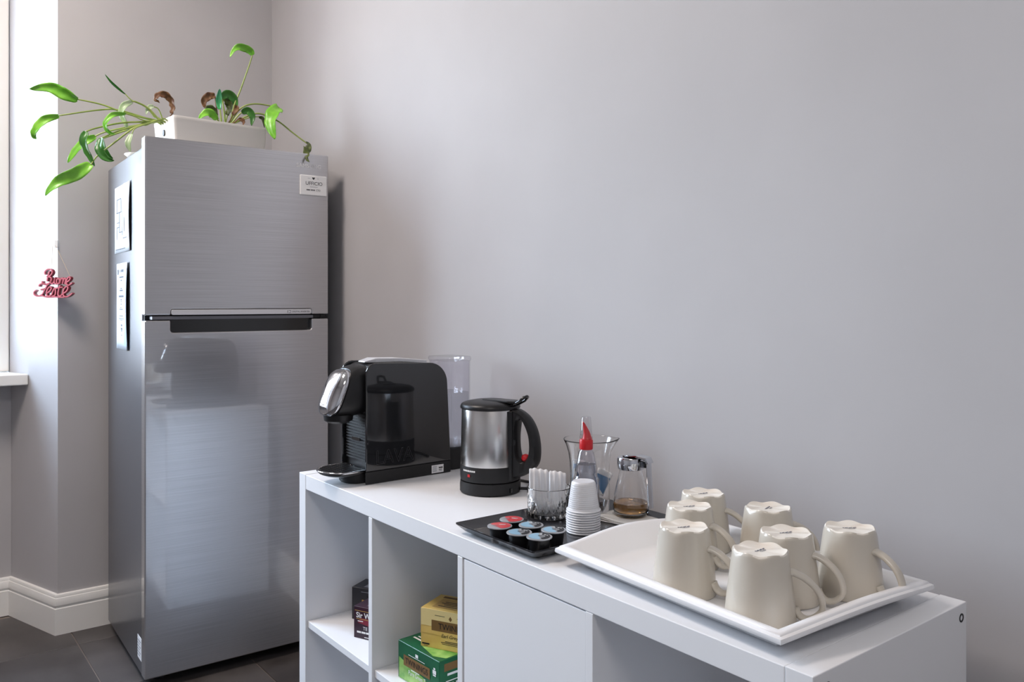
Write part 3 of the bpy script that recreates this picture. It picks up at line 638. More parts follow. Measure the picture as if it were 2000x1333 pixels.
# handle: thick D loop with a hole
out = catmull([(0.062, .178), (0.084, .174), (0.108, .158), (0.125, .130), (0.133, .095), (0.132, .060), (0.122, .040), (0.100, .022), (0.080, .012), (0.0645, .008)], 5)
hole = catmull([(0.080, .146), (0.088, .152), (0.096, .146), (0.106, .125), (0.111, .098), (0.110, .072), (0.101, .056), (0.090, .056), (0.082, .066), (0.0785, .100), (0.080, .146)], 6)
outl = [(p.x, p.y) for p in [Vector((q[0], q[1], 0)) for q in out]]
outl += [(0.062, .05), (0.062, .09), (0.062, .13)]
def resample(poly, n, start):
    P = [Vector((a, b)) for a, b in poly]
    c = Vector((0.095, 0.098)); out = []
    for k in range(n):   # ray cast from the loop's centre
        a = start + 2 * PI * k / n; d = Vector((math.cos(a), math.sin(a))); best = None
        for i in range(len(P)):
            p, q = P[i], P[(i + 1) % len(P)]; e_ = q - p; den = d.x * e_.y - d.y * e_.x
            if abs(den) < 1e-12: continue
            w_ = p - c; t = (w_.x * e_.y - w_.y * e_.x) / den; s = (w_.x * d.y - w_.y * d.x) / den
            if t > 0 and -1e-6 <= s <= 1 + 1e-6 and (best is None or t > best): best = t
        out.append(c + d * (best or 0.01))
    return out
NO = 64
ro = resample(outl, NO, 0); ri = resample([(q[0], q[1]) for q in hole[:-1]], NO, 0)
def hr(poly, y): return [(p.x, y, p.y) for p in poly]
mid = [(a + b) / 2 for a, b in zip(ro, ri)]
rin = [i_ + (o_ - i_).normalized() * .006 for o_, i_ in zip(ro, ri)]; rou = [o_ + (i_ - o_).normalized() * .006 for o_, i_ in zip(ro, ri)]
G().rings([hr(ro, -.008), hr(rou, -.0150), hr(rin, -.0150), hr(ri, -.008), hr(ri, .008), hr(rin, .0150), hr(rou, .0150), hr(ro, .008)], closed=True).obj('handle', M['black'], kt, smooth=True, sharp=50)
G().rings([[(0.0665 * math.cos(a), 0.0665 * math.sin(a), z) for a in (-.34, -.2, 0, .2, .34)] + [(0.0740 * math.cos(a), 0.0740 * math.sin(a), z) for a in (.24, 0, -.24)] for z in (0.004, 0.010, 0.15, 0.172)]).obj('handle_mount', M['black'], kt, bevel=0.002)
G().lathe([(0.001, -0.010), (0.008, -0.007), (0.010, 0), (0.008, 0.007), (0.001, 0.010)], 20, (0.0975, 0, 0.0605)).obj('switch', M['red'], kt, smooth=True)
# thumb loop on the lid
G().tube([(0.052, -.010, .186), (0.070, -.010, .186), (0.088, -.011, .196), (0.098, -.009, .206), (0.101, 0, .208), (0.098, .009, .206), (0.088, .011, .196), (0.070, .010, .186), (0.052, .010, .186)], 0.0035, 8).obj('thumb_lever', M['black_gloss'], kt, smooth=True)
G().prism([(-0.012, -.017), (0.06, -.020), (0.076, -.014), (0.076, .014), (0.06, .020), (-.012, .017)], 0.1900, 0.1955).obj('lid_flap', M['black'], kt, bevel=0.002)
la = math.radians(-62) - 0
def on_k(a, z, r=0.0694): return Vector((r * math.cos(a), r * math.sin(a), z))
g = G()
for k in range(7):
    a = -2.0 + 0.080 * k
    g.rings([[on_k(a, 0.0265), on_k(a + .060, 0.0265), on_k(a + .060, 0.0305), on_k(a, 0.0305)], [on_k(a, 0.0265, .0698), on_k(a + .060, 0.0265, .0698), on_k(a + .060, 0.0305, .0698), on_k(a, 0.0305, .0698)]])
g.obj('fine_print', M['print_white'], kt)
a = -1.76; g = G().rings([[on_k(a, 0.014), on_k(a + .1, 0.014), on_k(a + .1, 0.0205), on_k(a, 0.0205)], [on_k(a, 0.014, .0702), on_k(a + .1, 0.014, .0702), on_k(a + .1, 0.0205, .0702), on_k(a, 0.0205, .0702)]])
g.obj('indicator_light', M['red'], kt)

# ------------------------------------------------------------------ black tray with the coffee things
def rect_ring(x0, x1, y0, y1, z, r): return [(px, py, z) for px, py in rrect(x1 - x0, y1 - y0, r, 4, (x0 + x1) / 2, (y0 + y1) / 2)]
BT = thing('black_tray', 'flat black rectangular tray holding coffee pods, cups and syrup', 'tray', (0.712, 0.004, CH))
W_, L_ = 0.236, 0.362
G().rings([rect_ring(.022, W_ - .022, .022, L_ - .022, 0.0, .012), rect_ring(.010, W_ - .010, .010, L_ - .010, .0065, .012), rect_ring(0, W_, 0, L_, .0175, .006), rect_ring(0, W_, 0, L_, .0195, .006),
           rect_ring(.002, W_ - .002, .002, L_ - .002, .0198, .006), rect_ring(.018, W_ - .018, .018, L_ - .018, .0085, .012), rect_ring(.026, W_ - .026, .026, L_ - .026, .0068, .010)]).obj('tray', mat('black_melamine', rgb(34, 34, 38), 0.22, coat=0.3, coat_rough=0.08), BT, smooth=True, sharp=25)
ZT = CH + 0.0070

def make_pod(label, kind, loc, rz, group):
    p = thing('coffee_pod', label, 'coffee pod', loc, rz, group)
    G().lathe([(0.0150, 0.0), (0.0160, 0.001), (0.0185, 0.0245), (0.0190, 0.0262), (0.0, 0.0262)], 40).obj('cup', M['black'], p, smooth=True, sharp=40)
    for k in range(10):
        pass
    G().lathe([(0.0195, 0.0263), (0.0222, 0.0266), (0.0225, 0.0275), (0.0222, 0.0284), (0.0200, 0.0287), (0.0, 0.0287)], 40).obj('lid_rim', M['grey_foil'], p, smooth=True, sharp=40)
    R = 0.0200; n = 28
    if kind == 'red':
        a0 = math.radians(-60); poly = [(R * math.cos(a0 + PI * k / n * 1.3), R * math.sin(a0 + PI * k / n * 1.3)) for k in range(n + 1)]
        f = plate(M['red_lid'], p, (0, 0, .0287), (1, 0, 0), (0, 1, 0), poly, 'lid_foil')
        bars(M['print_white'], f, (-.004, .004, .0291), (1, .3, 0), (-.3, 1, 0), [(0, 0, .013, .0014), (.002, -.004, .010, .0012)])
        bars(M['print_grey'], f, (-.013, -.006, .0291), (1, 0, 0), (0, 1, 0), [(0, 0, .012, .001), (0, -.003, .009, .001), (.001, .003, .008, .001)])
    else:
        a0 = math.radians(150); poly = [(R * .93 * math.cos(a0 + PI * k / n), R * .93 * math.sin(a0 + PI * k / n)) for k in range(n + 1)]
        f = plate(M['blue_foil'], p, (0, 0, .0287), (1, 0, 0), (0, 1, 0), poly, 'lid_foil')
        a1 = math.radians(-22); m_ = 20
        band = [(R * .93 * math.cos(a1 + 2.6 * k / m_), R * .93 * math.sin(a1 + 2.6 * k / m_)) for k in range(m_ + 1)] + [(R * .52 * math.cos(a1 + 2.6 * k / m_), R * .52 * math.sin(a1 + 2.6 * k / m_)) for k in range(m_, -1, -1)]
        plate(M['print_black'], f, (0, 0, .0291), (1, 0, 0), (0, 1, 0), band, 'print_band')
        bars(M['print_white'], f, (.001, .004, .0296), (1, .25, 0), (-.25, 1, 0), [(0, .0055, .004, .0022), (.0055, .0055, .003, .0022), (-.006, .0035, .003, .0018)])
        bars(M['print_black'], f, (-.004, -.001, .0291), (1, .5, 0), (-.5, 1, 0), [(0, 0, .012, .0018), (0.002, -.003, .007, .001)])
    return p
red1 = make_pod('coffee pod with red foil lid nearest the front left corner of the black tray', 'red', (0.828, 0.014 + 0.010, ZT), 0.5, 'coffee pods on the black tray')
def dup(o, loc, rz, label):
    c = copy_tree(o); c.location = loc; c.rotation_euler = (0, 0, rz); c['label'] = label; return c
dup(red1, (0.806, 0.068, ZT), 0.15, 'coffee pod with red foil lid, the farther of the two red ones')
b1 = make_pod('pale blue lidded coffee pod between the front red pod and the near-corner pod', 'blue', (0.886, 0.022, ZT), 0.0, 'coffee pods on the black tray')
b1.location = (0.882, 0.026, ZT)
dup(b1, (0.858, 0.072, ZT), 0.15, 'pale blue lidded coffee pod just in front of the cut-glass tumbler')
dup(b1, (0.9245, 0.0365, ZT), -0.1, 'pale blue lidded coffee pod nearest the front right corner of the black tray')
dup(b1, (0.9075, 0.0835, ZT), 0.1, 'pale blue lidded coffee pod in the back row, closest to the plastic cups')

# cut-glass tumbler with paper sachets
BX, BY = 0.748, 0.207
gl = thing('glass_tumbler', 'low cut-glass tumbler holding white paper sachets', 'glass', (BX, BY, ZT), 0.2)
def cut(k, a, r, z):
    if 2 <= k <= 8:
        u = (a / (2 * PI) * 18 + (z - .008) / .0165 * .5) % 1; v = (a / (2 * PI) * 18 - (z - .008) / .0165 * .5) % 1
        d = min(u, 1 - u, v, 1 - v)
        return r - 0.0026 + 0.0120 * min(d, .26), z
    return r, z
outp = [(0.036, 0.0), (0.0395, 0.0015)] + [(0.0415 + .0018 * k / 6, 0.006 + 0.0055 * k) for k in range(7)] + [(0.0435, 0.046), (0.0440, 0.0585), (0.0432, 0.0598), (0.0422, 0.0585), (0.0400, 0.040), (0.0375, 0.010), (0.034, 0.008), (0.0, 0.008)]
G().lathe(outp, 180, fn=cut).obj('bowl', M['glass'], gl, smooth=True, sharp=18)
def sachet_stack(label, c, ang, w, z0, z1, tilt, waves):
    p = thing('paper_sachet', label, 'sachet', (c[0], c[1], ZT + z0), ang, 'sachets in the cut-glass tumbler')
    g = G(); n = 40; rows = []
    nz = 10
    for sgn in (1, -1):
        rows_ = []
        for j in range(nz + 1):
            v = j / nz; row = []
            for i in range(n + 1):
                u = i / n; top = (z1 - z0) * (1 - 0.05 * abs(2 * u - 1) ** 9 - .06 * u + .012 * math.cos(u * waves * 2 * PI))
                th = 0.0045 + 0.0022 * math.cos(u * waves * 2 * PI)
                th *= min(1, 8 * min(u, 1 - u) + .05) * (1 - .75 * v ** 8)
                row.append(((u - .5) * w, sgn * th + tilt * v * .01, top * v))
            rows_.append(row)
        rows.append(rows_)
    ring = [[Vector(q) for q in rows[0][j]] + [Vector(q) for q in rows[1][j][::-1]] for j in range(nz + 1)]
    g.rings(ring).obj('packet', M['paper'], p, smooth=True)
    return p
r52 = math.radians(52)
sachet_stack('left white paper sachet bundle, the taller one standing in the cut-glass tumbler', (BX - .011, BY - .016), r52, 0.040, .0088, .098, -.3, 3.5)
sachet_stack('right white paper sachet bundle, the lower one in the cut-glass tumbler', (BX + .010, BY + .015), r52, 0.034, .0088, .091, .3, 3.0)

# stack of plastic cups, upside down
CX, CY = 0.872, 0.187
c0 = None; NC = 10; DZ = 0.0044
ords = ['at the very bottom', 'second from the bottom', 'third from the bottom', 'fourth from the bottom', 'fifth from the bottom', 'sixth from the bottom', 'fourth from the top', 'third from the top', 'just below the topmost one', 'on top with its whole side showing']
for k in range(NC):
    lab = 'white plastic cup turned upside down, %s of the stack' % ords[k]
    if c0 is None:
        c0 = thing('plastic_cup', lab, 'cup', (CX, CY, ZT), 0, 'stacked white plastic cups')
        prof = [(0.0300, 0.0), (0.0319, 0.0005), (0.0326, 0.0018), (0.0317, 0.0032), (0.0298, 0.0036)]
        for i in range(13):
            z = 0.006 + i * 0.0036; r = 0.0298 - (z / 0.055) * 0.0078
            prof += [(r + .0006, z), (r - .0003, z + .0012), (r - .0001, z + .0026)]
        prof += [(0.0212, 0.0535), (0.0200, 0.0552), (0.0175, 0.0548), (0.0, 0.0545), (0.0, 0.0538), (0.0185, 0.0538), (0.0200, 0.0520), (0.0285, 0.0034), (0.0285, 0.0008)]
        G().lathe(prof, 48).obj('body', M['cup'], c0, smooth=True, sharp=50)
    else:
        c = copy_tree(c0); c['label'] = lab; c.location = (CX + random.uniform(-.0004, .0004), CY + random.uniform(-.0004, .0004), ZT + DZ * k); c.rotation_euler = (0, 0, k * .7)

# clear squeeze bottle with red cap
sb = thing('squeeze_bottle', 'clear squeeze bottle with red nozzle cap behind the plastic cups', 'bottle', (0.829, 0.234, ZT))
G().lathe([(0.022, 0), (0.0262, 0.003), (0.0262, 0.072), (0.0250, 0.078), (0.0262, 0.084), (0.0225, 0.090), (0.0215, 0.096), (0.0222, 0.102), (0.0150, 0.138), (0.0112, 0.142), (0.0112, 0.150), (0.0104, 0.150), (0.0104, 0.143), (0.0140, 0.137), (0.0212, 0.101), (0.0205, 0.096), (0.0215, 0.090), (0.0250, 0.083), (0.0240, 0.078), (0.0252, 0.071), (0.0252, 0.004), (0.0, 0.003)], 40).obj('body', M['tank'], sb, smooth=True, sharp=60)
G().lathe([(0.0, 0.0036), (0.0246, 0.0042), (0.0246, 0.071), (0.0232, 0.078), (0.0244, 0.083), (0.0208, 0.090), (0.0199, 0.096), (0.0206, 0.101), (0.0180, 0.114), (0.0, 0.114)], 40).obj('liquid', M['water'], sb, smooth=True, sharp=60)
cp = G().lathe([(0.0125, 0.143), (0.0130, 0.1445), (0.0130, 0.1600), (0.0120, 0.1625), (0.0, 0.1625)], 40, fn=lambda k, a, r, z: (r + (.0003 * math.cos(a * 20) if k in (1, 2) else 0), z)).obj('cap', M['red'], sb, smooth=True, sharp=40)
nz = catmull([(0.002, 0, 0.1625), (0.001, 0, .174), (-.0025, 0, .186), (-.0058, 0, .196)], 5)
G().tube([Matrix.Rotation(r52, 3, 'Z') @ p for p in nz], [0.0105 - 0.0094 * (i / (len(nz) - 1)) ** 0.85 for i in range(len(nz))], 20).obj('nozzle', M['red'], cp, smooth=True)
G().lathe([(0.0128, 0.1628), (0.0128, 0.169), (0.0118, 0.170), (0.0090, 0.205), (0.0080, 0.2065), (0.0, 0.2065)], 32, cap0=False).obj('clear_cover', M['cap_clear'], cp, smooth=True, sharp=40)

# flared glass jug holding sachets
VX, VY = 0.781, 0.288
vs = thing('glass_jug', 'tall flared clear glass jug holding blue and dark sachets by the wall', 'jug', (VX, VY, ZT))
def lip(k, a, r, z):
    if z > .128:
        d = abs((a - math.radians(40) + PI) % (2 * PI) - PI); w = math.exp(-(d / .30) ** 2) * (z - .128) / .022
        return r + 0.007 * w, z + .003 * w
    return r, z
po = [(0.036, 0.0), (0.0400, 0.003), (0.0405, 0.03), (0.0405, 0.085), (0.0412, 0.105), (0.0440, 0.125), (0.0495, 0.142), (0.0535, 0.150)]
G().lathe(po + [(0.0537, 0.1512), (0.0530, 0.1517), (0.0520, 0.1512), (0.0512, 0.1490)] + [(r - .0019, z) for r, z in po[::-1][1:-2]] + [(0.037, 0.006), (0.0, 0.006)], 64, fn=lip).obj('body', M['glass'], vs, smooth=True, sharp=60)
def sachet(label, m, loc, rot, w, h, prints):
    p = thing('sugar_sachet', label, 'sachet', loc, 0, 'sachets in the glass jug'); p.rotation_euler = rot
    G().grid(lambda u, v: ((u - .5) * w, 0.0022 * math.sin(PI * u) * math.sin(PI * v) + .0012 * math.sin(7 * u + 5 * v), h * v), 10, 12).obj('packet', M['paper'], p, smooth=True, solid=0.003)
    for (pm, rows, nm) in prints:
        for sg in (1, -1):
            g = G()
            for (u0, v0, du, dv) in rows:
                pts = [((u - .5) * w, 0.0022 * math.sin(PI * u) * math.sin(PI * v) + .0012 * math.sin(7 * u + 5 * v) - sg * .0019, h * v) for (u, v) in
                       ((u0, v0), (u0 + du, v0), (u0 + du, v0 + dv), (u0, v0 + dv))]
                g.bm.faces.new([g.bm.verts.new(q) for q in (pts if sg > 0 else pts[::-1])])
            g.obj(nm, pm, p, fix=False)
    return p
BLUE = mat('sachet_blue', rgb(74, 124, 172), 0.5); BL2 = mat('sachet_light_blue', rgb(150, 184, 224), 0.5)
sachet('light blue and white sachet leaning at the left inside the glass jug', M['paper'], (VX - .022, VY - .020, ZT + .030), (0.04, 0.10, r52), .028, .078, [(BL2, [(.12, .06, .3, .84), (.5, .5, .36, .36), (.5, .1, .36, .12), (.5, .28, .36, .12)], 'print')])
sachet('dark blue and white sachet leaning at the right inside the glass jug', M['paper'], (VX + .012, VY + .006, ZT + .042), (0.0, 0.42, r52), .032, .050, [(BLUE, [(.05, .08, .9, .70)], 'print'), (M['print_white'], [(.2, .55, .1, .05), (.5, .4, .1, .05), (.35, .25, .12, .05)], 'specks')])
sachet('white sachet standing in the middle of the glass jug behind the bottle', M['paper'], (VX - .004, VY - .006, ZT + .036), (-.05, -0.06, r52 + .2), .030, .058, [(BL2, [(.1, .1, .8, .3)], 'print')])
wr = None
for k, (dx, dy, dz, rz) in enumerate(((-.014, -.012, .016, .3), (.012, -.010, .016, 1.4), (.010, .016, .017, 2.2), (-.014, .014, .016, 2.9), (.0, .002, .032, .9))):
    lab = 'dark foil-wrapped sweet low in the glass jug'
    if wr is None:
        wr = thing('wrapped_sweet', lab, 'sweet', (VX + dx, VY + dy, ZT + dz), rz, 'dark wrapped sweets in the glass jug')
        G().rings([[(x, (r + .0012 * math.cos(5 * q)) * math.cos(q), (r + .0012 * math.cos(5 * q)) * math.sin(q)) for q in [2 * PI * i / 25 for i in range(25)]] for x, r in ((-.017, .007), (-.012, .0025), (-.010, .006), (-.005, .008), (.005, .008), (.010, .006), (.012, .0025), (.017, .007))]).obj('wrapper', mat('dark_foil', rgb(70, 66, 72), 0.18, 0.7), wr, smooth=True, sharp=50)
    else:
        c = copy_tree(wr); c.location = (VX + dx, VY + dy, ZT + dz); c.rotation_euler = (0, .1 * k, rz)

# napkin and syrup dispenser
nk = thing('napkin', 'folded white paper napkin under the syrup dispenser', 'napkin', (0.866, 0.314, ZT + 0.0002), math.radians(10))
for i in range(3):
    o_ = i * .003
    G().grid(lambda u, v: ((u - .5) * (.112 - o_), (v - .5) * (.094 - o_) , .0008 + .0016 * i + (.0035 * max(0, .5 - u) * (1 - v) * (1 + i) if i else 0)), 8, 8).obj('layer', M['napkin'], nk, smooth=True, solid=0.0008)
DXY = (0.860, 0.326)
ZD = ZT + 0.0054
sd = thing('syrup_dispenser', 'glass syrup dispenser with chrome lid and lever and a little amber syrup', 'dispenser', (DXY[0], DXY[1], ZD), math.radians(8))
po = [(0.026, 0.0), (0.0320, 0.003), (0.0362, 0.014), (0.0362, 0.022), (0.0335, 0.042), (0.0275, 0.068), (0.0230, 0.086), (0.0222, 0.094)]
G().lathe([(0, 0)] + po + [(r - .0016, z) for r, z in po[::-1][:-2]] + [(0.030, 0.0065), (0.0, 0.0045)], 56, cap0=False, cap1=True).obj('jar', M['glass'], sd, smooth=True, sharp=60)
G().lathe([(0.0, 0.0050), (0.0298, 0.0070), (0.0344, 0.0145), (0.0344, 0.0220), (0.0333, 0.0275), (0.0, 0.0275)], 56).obj('syrup', M['amber'], sd, smooth=True, sharp=50)
lid = G().lathe([(0.0235, 0.092), (0.0262, 0.0935), (0.0275, 0.100), (0.0275, 0.1135), (0.0262, 0.1160), (0.0, 0.1172)], 48).obj('lid', M['chrome'], sd, smooth=True, sharp=35)
G().rings([[(-.014, -.011, .1165), (-.014, .011, .1165), (-.014, .010, .1190), (-.014, -.010, .1190)], [(.020, -.011, .1190), (.020, .011, .1190), (.020, .010, .1230), (.020, -.010, .1230)],
           [(.040, -.011, .1150), (.040, .011, .1150), (.042, .010, .1205), (.042, -.010, .1205)], [(.0435, -.0095, .108), (.0435, .0095, .108), (.0485, .0095, .110), (.0485, -.0095, .110)]]).obj('lever', M['chrome'], lid, bevel=0.0015)
G().box(0.024, -.007, 0.100, 0.040, .007, 0.112).obj('hinge_block', M['black_gloss'], lid, bevel=0.001)
G().tube(catmull([(0.043, 0, .109), (0.0445, 0, .080), (0.0465, 0, .050), (0.0480, 0, .022)], 5), 0.0022, 10, side=(0, 1, 0), r2=0.0085).obj('handle', M['chrome'], sd, smooth=True, sharp=40)

# ------------------------------------------------------------------ white serving tray
WT = thing('serving_tray', 'large white plastic serving tray with raised curved ends holding upturned mugs', 'tray', (1.2090, 0.1890, CH), math.radians(-3.5))
TW, TL = 0.2255, 0.1720     # half length (along the wall), half depth
def tray_ring(off, z, lift, bulge):
    """rectangle whose short ends bow outward and rise in the middle"""
    out = []; n = 14
    hx, hy = TW - off, TL - off
    for i in range(n + 1):      # front edge, left to right
        t = -1 + 2 * i / n; out.append((hx * t, -hy, z))
    for i in range(1, n + 1):   # right end
        t = -1 + 2 * i / n; b = math.cos(t * PI / 2) ** 1.4; out.append((hx + bulge * b, hy * t, z + lift * b))
    for i in range(1, n + 1):
        t = 1 - 2 * i / n; out.append((hx * t, hy, z))
    for i in range(1, n):
        t = 1 - 2 * i / n; b = math.cos(t * PI / 2) ** 1.4; out.append((-hx - bulge * b, hy * t, z + lift * b))
    return out
BG, LF = 0.012, 0.011
G().rings([tray_ring(.042, 0.0, 0, .0), tray_ring(.033, .0015, 0, .002), tray_ring(.014, .021, LF * .7, BG * .7), tray_ring(.0045, .0235, LF * .95, BG), tray_ring(.0035, .0205, LF, BG), tray_ring(.0005, .0205, LF, BG), tray_ring(-.001, .0225, LF, BG), tray_ring(-.0005, .0275, LF, BG), tray_ring(0.0015, .0288, LF, BG),
           tray_ring(.0035, .0292, LF, BG), tray_ring(.0045, .0312, LF, BG), tray_ring(.006, .0325, LF, BG), tray_ring(.010, .0330, LF, BG), tray_ring(.016, .0318, LF, BG), tray_ring(.034, .0072, LF * .1, .004), tray_ring(.042, .0040, 0, 0)]).obj('tray', M['tray_white'], WT, smooth=True, sharp=50)
ZW = CH + 0.0043

# upturned stoneware mugs
def make_mug(label):
    m = thing('mug', label, 'mug', (0, 0, 0), 0, 'upturned beige mugs on the white tray')
    out = [(0.0448, 0.0), (0.0470, 0.0006), (0.0476, 0.003), (0.0466, 0.016), (0.0445, 0.036), (0.0418, 0.058), (0.0392, 0.078), (0.0376, 0.0895)]
    foot = [(0.0370, 0.0935), (0.0362, 0.0968), (0.0345, 0.0985), (0.0322, 0.0978), (0.0300, 0.0962), (0.0, 0.0960)]
    inn = [(0.0, 0.091), (0.033, 0.090), (0.0375, 0.060), (0.0425, 0.020), (0.0440, 0.002)]
    def scal(k, a, r, z):
        d = 0.5 + 0.5 * math.cos(6 * a); s = d ** 0.8
        if z > 0.0955 and r > .031: return r + .0022 * (s - .5) * .6, z + 0.0026 * (s - 0.72)
        if z > 0.0925 and r > .03: return r + .0009 * (s - .5), z + 0.0010 * (s - .7)
        return r, z
    prof = out + foot
    g = G(); g.lathe(prof, 96, fn=scal, cap0=False, cap1=True)
    g.lathe(inn[::-1] + [], 96, cap0=False, cap1=True)
    # join rim
    b = g.obj('body', M['mug'], m, smooth=True, sharp=60, fix=False)
    me = b.data; me.materials.append(M['mug_foot'])
    bm = bmesh.new(); bm.from_mesh(me); bmesh.ops.remove_doubles(bm, verts=bm.verts[:], dist=1e-6)
    edges = [e for e in bm.edges if e.is_boundary]
    bmesh.ops.bridge_loops(bm, edges=edges); bmesh.ops.recalc_face_normals(bm, faces=bm.faces[:])
    for f in bm.faces:
        c = f.calc_center_median()
        if c.z > 0.0955 and math.hypot(c.x, c.y) < 0.0355 and f.normal.z > .2: f.material_index = 1
        f.smooth = True
    bm.to_mesh(me); bm.free(); me.set_sharp_from_angle(angle=math.radians(60))
    hp = catmull([(0.0390, 0, .0700), (0.0455, 0, .0690), (0.0580, 0, .0630), (0.0715, 0, .0510), (0.0790, 0, .0350), (0.0785, 0, .0215), (0.0690, 0, .0115), (0.0590, 0, .0085), (0.0515, 0, .0120), (0.0475, 0, .0175), (0.0455, 0, .0220)], 6)
    n = len(hp)
    G().tube(hp, [0.0041 + .0008 * abs(2 * i / n - 1) for i in range(n)], 16, side=(0, 1, 0), r2=[0.0090 - .0018 * math.sin(PI * i / n) + (.001 if i < 4 else 0) for i in range(n)]).obj('handle', M['mug'], m, smooth=True)
    s = text('stamp', M['ink'], m, (0, 0, 0.0962), (0, 1, 0), (-1, 0, 0), w=0.001, h=0.001) if False else None
    rows = []
    x = -.011
    for w in (.0022, .0030, .0018, .0034, .0022, .0028, .0020): rows.append((x, -.001 + .0006 * math.sin(x * 900), w, .0024)); x += w + .0006
    bars(M['ink'], m, (0, 0, 0.0962), (0.55, .83, 0), (-.83, .55, 0), rows, 'maker_stamp', 0.0004)
    bars(M['ink'], m, (0, 0, 0.0962), (0.55, .83, 0), (-.83, .55, 0), [(-.007, -.0045, .014, .0008), (-.005, -.0062, .010, .0007)], 'maker_stamp_line', 0.0004)
    return m
mugs = [((1.3355, 0.0860), 35, 'upturned beige mug in the near corner of the tray, lowest in the photo'),
        ((1.1960, 0.0935), 18, 'upturned beige mug at the front edge, leftmost of the seven'),
        ((1.3075, 0.1880), 16, 'upturned beige mug in the middle row between the near mug and the right-hand mug'),
        ((1.3515, 0.2840), 0, 'upturned beige mug by itself at the right end, handle toward the room'),
        ((1.1185, 0.1975), 14, 'upturned beige mug second in the left column, between the front and wall-side mugs'),
        ((1.0730, 0.2880), 26, 'upturned beige mug in the far left corner, nearest the syrup dispenser'),
        ((1.2040, 0.2905), 50, 'upturned beige mug in the middle of the wall-side row, half hidden')]
m0 = None
for (xy, a, lab) in mugs:
    if m0 is None: m0 = make_mug(lab); o = m0
    else: o = copy_tree(m0); o['label'] = lab
    o.location = (xy[0], xy[1], ZW); o.rotation_euler = (0, 0, math.radians(a))

# ------------------------------------------------------------------ tea boxes
def tea_box(label, loc, rz, w, d, h, m, group='tea boxes in the shelf unit'):
    t = thing('tea_box', label, 'tea box', loc, math.radians(rz), group)
    G().box(0, 0, 0, w, d, h).obj('carton', m, t, bevel=0.0008, seg=1)
    return t
X_, Z_ = (1, 0, 0), (0, 0, 1)
F = -0.0002
def rect(a, b, c, d): return [(a, b), (c, b), (c, d), (a, d)]
t = tea_box('green tea box lettered TWININGS at the bottom of the right-hand open cube', (0.4515, 0.0315, ZS), 3.5, 0.150, 0.135, 0.080, M['box_green'])
fr = lambda poly, m, nm='print_panel', e=0.0003: plate(m, t, (0, F, 0), X_, Z_, poly, nm, e)
fr([(0.004, 0.001), (0.149, 0.001), (0.149, 0.012), (0.12, 0.018), (0.09, 0.030), (0.06, 0.034), (0.03, 0.040), (0.004, 0.046)], M['box_light_green'], 'leaf_print')
fr(rect(.022, .033, .118, .056), M['print_brown'], 'name_band', .0006)
text('TWININGS', M['print_black'], t, (.070, F - .0005, .0450), X_, Z_, w=.082, h=.0125, ext=.0005)
text('Pure Green T', M['print_white'], t, (.072, F - .0003, .0235), X_, Z_, w=.062, h=.0095, ext=.0005)
bars(M['print_white'], t, (0, F, 0), X_, Z_, [(.040, .0595, .060, .0012), (.066, .0625, .010, .007), (.050, .0295, .03, .002)], ext=.0006)
bars(M['print_white'], t, (0, F, 0), X_, Z_, [(.128, .050, .012, .008), (.131, .059, .006, .004), (.129, .046, .010, .003)], 'emblem', .0006)
plate(M['print_brown'], t, (0.1502, 0.012, 0.056), (0, 1, 0), Z_, rect(0, 0, .085, .016), 'name_band', .0003)
bars(M['print_white'], t, (0.1502, 0.012, 0.044), (0, 1, 0), Z_, [(.008, .002, .05, .005)], ext=.0004)
bars(M['print_white'], t, (0.1502, 0.016, 0.004), (0, 1, 0), Z_, [(0, 0, .055, .003), (0, .004, .004, .024), (.008, .006, .012, .006), (.008, .018, .012, .008), (.026, .006, .004, .02), (.034, .012, .014, .006), (0, .030, .055, .002)], ext=.0004)
plate(M['box_light_green'], t, (0, 0, 0.0802), X_, (0, 1, 0), [(.055, .02), (.12, .006), (.146, .02), (.146, .09), (.10, .12), (.06, .08)], 'leaf_print', .0003)
bars(M['print_white'], t, (0.012, 0.030, 0.0802), X_, (0, 1, 0), [(0, 0, .032, .005), (.004, .010, .026, .004), (.006, .018, .02, .003)], ext=.0005)
t = tea_box('yellow Earl Grey tea box lettered TWININGS, stacked on the green box', (0.510, 0.0525, ZS + 0.0805), 27, 0.150, 0.085, 0.082, M['box_yellow'])
fr(rect(.0005, .046, .1495, .0815), M['box_cream'], 'cream_panel', .0002)
fr([(.0005, .044), (.04, .046), (.1495, .046), (.1495, .030), (.0005, .030)], M['box_yellow'], 'yellow_panel', .0004)
fr(rect(.027, .038, .125, .060), M['print_brown'], 'name_band', .0006)
text('TWININGS', M['print_black'], t, (.083, F - .0005, .0490), X_, Z_, w=.078, h=.0125, ext=.0005)
text('Earl Grey Tea', M['print_black'], t, (.080, F - .0002, .0290), X_, Z_, w=.058, h=.0100, ext=.0005, shear=.25)
bars(M['print_black'], t, (0, F, 0), X_, Z_, [(.060, .0185, .034, .0014), (.050, .0155, .050, .0014), (.052, .0125, .046, .0010), (.035, .0700, .024, .0010), (.088, .0700, .03, .0010), (.004, .006, .018, .003), (.008, .003, .010, .001)], ext=.0008)
plate(M['print_brown'], t, (0.0725, F, 0.067), X_, Z_, [(0, -.005), (.004, 0), (0, .006), (-.004, 0)], 'emblem', .0008)
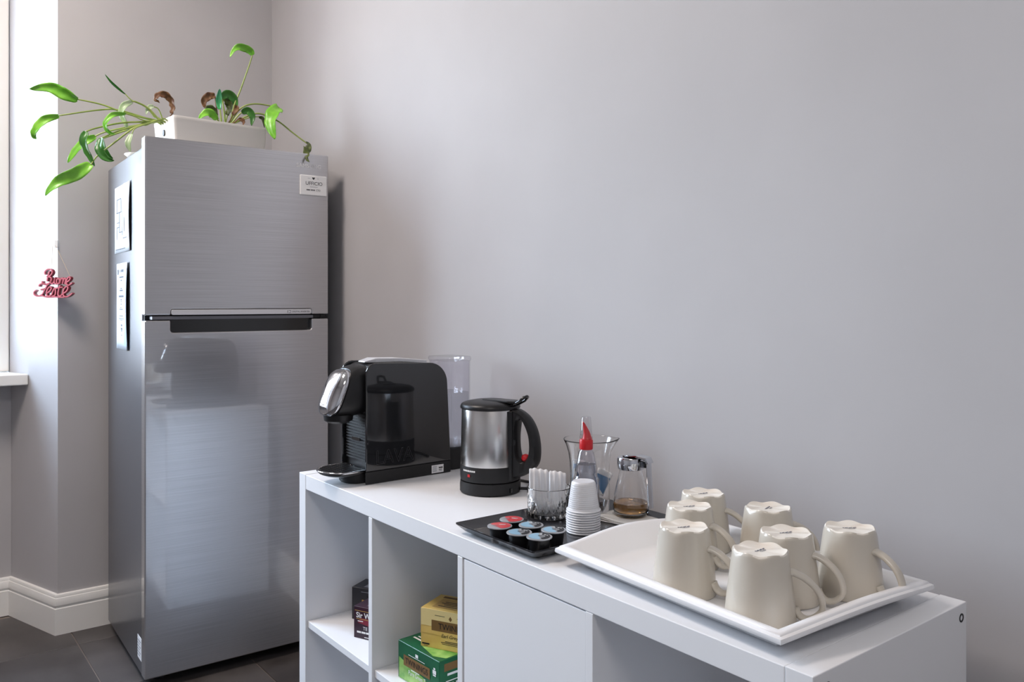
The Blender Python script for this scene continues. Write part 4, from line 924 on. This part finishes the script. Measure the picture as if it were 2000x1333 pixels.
plate(M['print_gold'], t, (0, 0, 0.0822), X_, (0, 1, 0), rect(.02, .012, .14, .060), 'top_panel', .0003)
plate(M['print_brown'], t, (0, 0, 0.0822), X_, (0, 1, 0), rect(.016, .066, .145, .076), 'top_band', .0003)
bars(M['print_black'], t, (0.03, 0.020, 0.0822), X_, (0, 1, 0), [(0, 0, .08, .003), (.01, .008, .07, .003), (0, .016, .085, .003), (.005, .024, .07, .003)], ext=.0006)
t = tea_box('dark plum tea box with white Sir Winston lettering, front box in the left open cube', (0.202, 0.052, ZS), 25, 0.130, 0.066, 0.076, M['box_plum'])
fr([(.012, .038), (.125, .020), (.125, .050), (.02, .050)], M['print_pink'], 'colour_panel')
bars(M['print_gold'], t, (0, F, 0), X_, Z_, [(.004, .066, .12, .0014), (.008, .0465, .115, .0014)], 'gold_line', .0006)
text('Sir Winston', M['print_white'], t, (.008, F - .0003, .0565), X_, Z_, w=.085, h=.0135, ext=.0005, bold=.02, align='L')
text('TE NERO', M['print_white'], t, (.028, F - .0003, .0260), X_, Z_, w=.050, h=.0080, ext=.0005, align='L')
bars(M['print_white'], t, (0, F, 0), X_, Z_, [(.010, .0135, .012, .0045), (.0235, .0135, .012, .0045), (.037, .0135, .020, .0045), (.032, .004, .03, .002), (.012, .041, .016, .002)], ext=.0006)
bars(M['print_grey'], t, (0.01, 0.008, 0.0762), X_, (0, 1, 0), [(.02, .005, .08, .003), (.03, .012, .07, .003)], ext=.0004)
t = tea_box('charcoal tea box with a gold label, behind the plum box in the left open cube', (0.094, 0.101, ZS), 30, 0.130, 0.066, 0.082, M['box_black'])
fr([(.030, .040), (.060, .040), (.055, .046), (.060, .051), (.030, .053)], M['print_gold'], 'gold_label')
bars(M['print_black'], t, (0, F, 0), X_, Z_, [(.045, .058, .06, .008)], ext=.0006)
bars(M['print_grey'], t, (0, F, 0), X_, Z_, [(.028, .072, .09, .0012), (.008, .004, .004, .004)], 'grey_line', .0006)
plate(M['print_grey'], t, (0, 0, 0.0822), X_, (0, 1, 0), rect(.03, .008, .12, .055), 'top_panel', .0003)
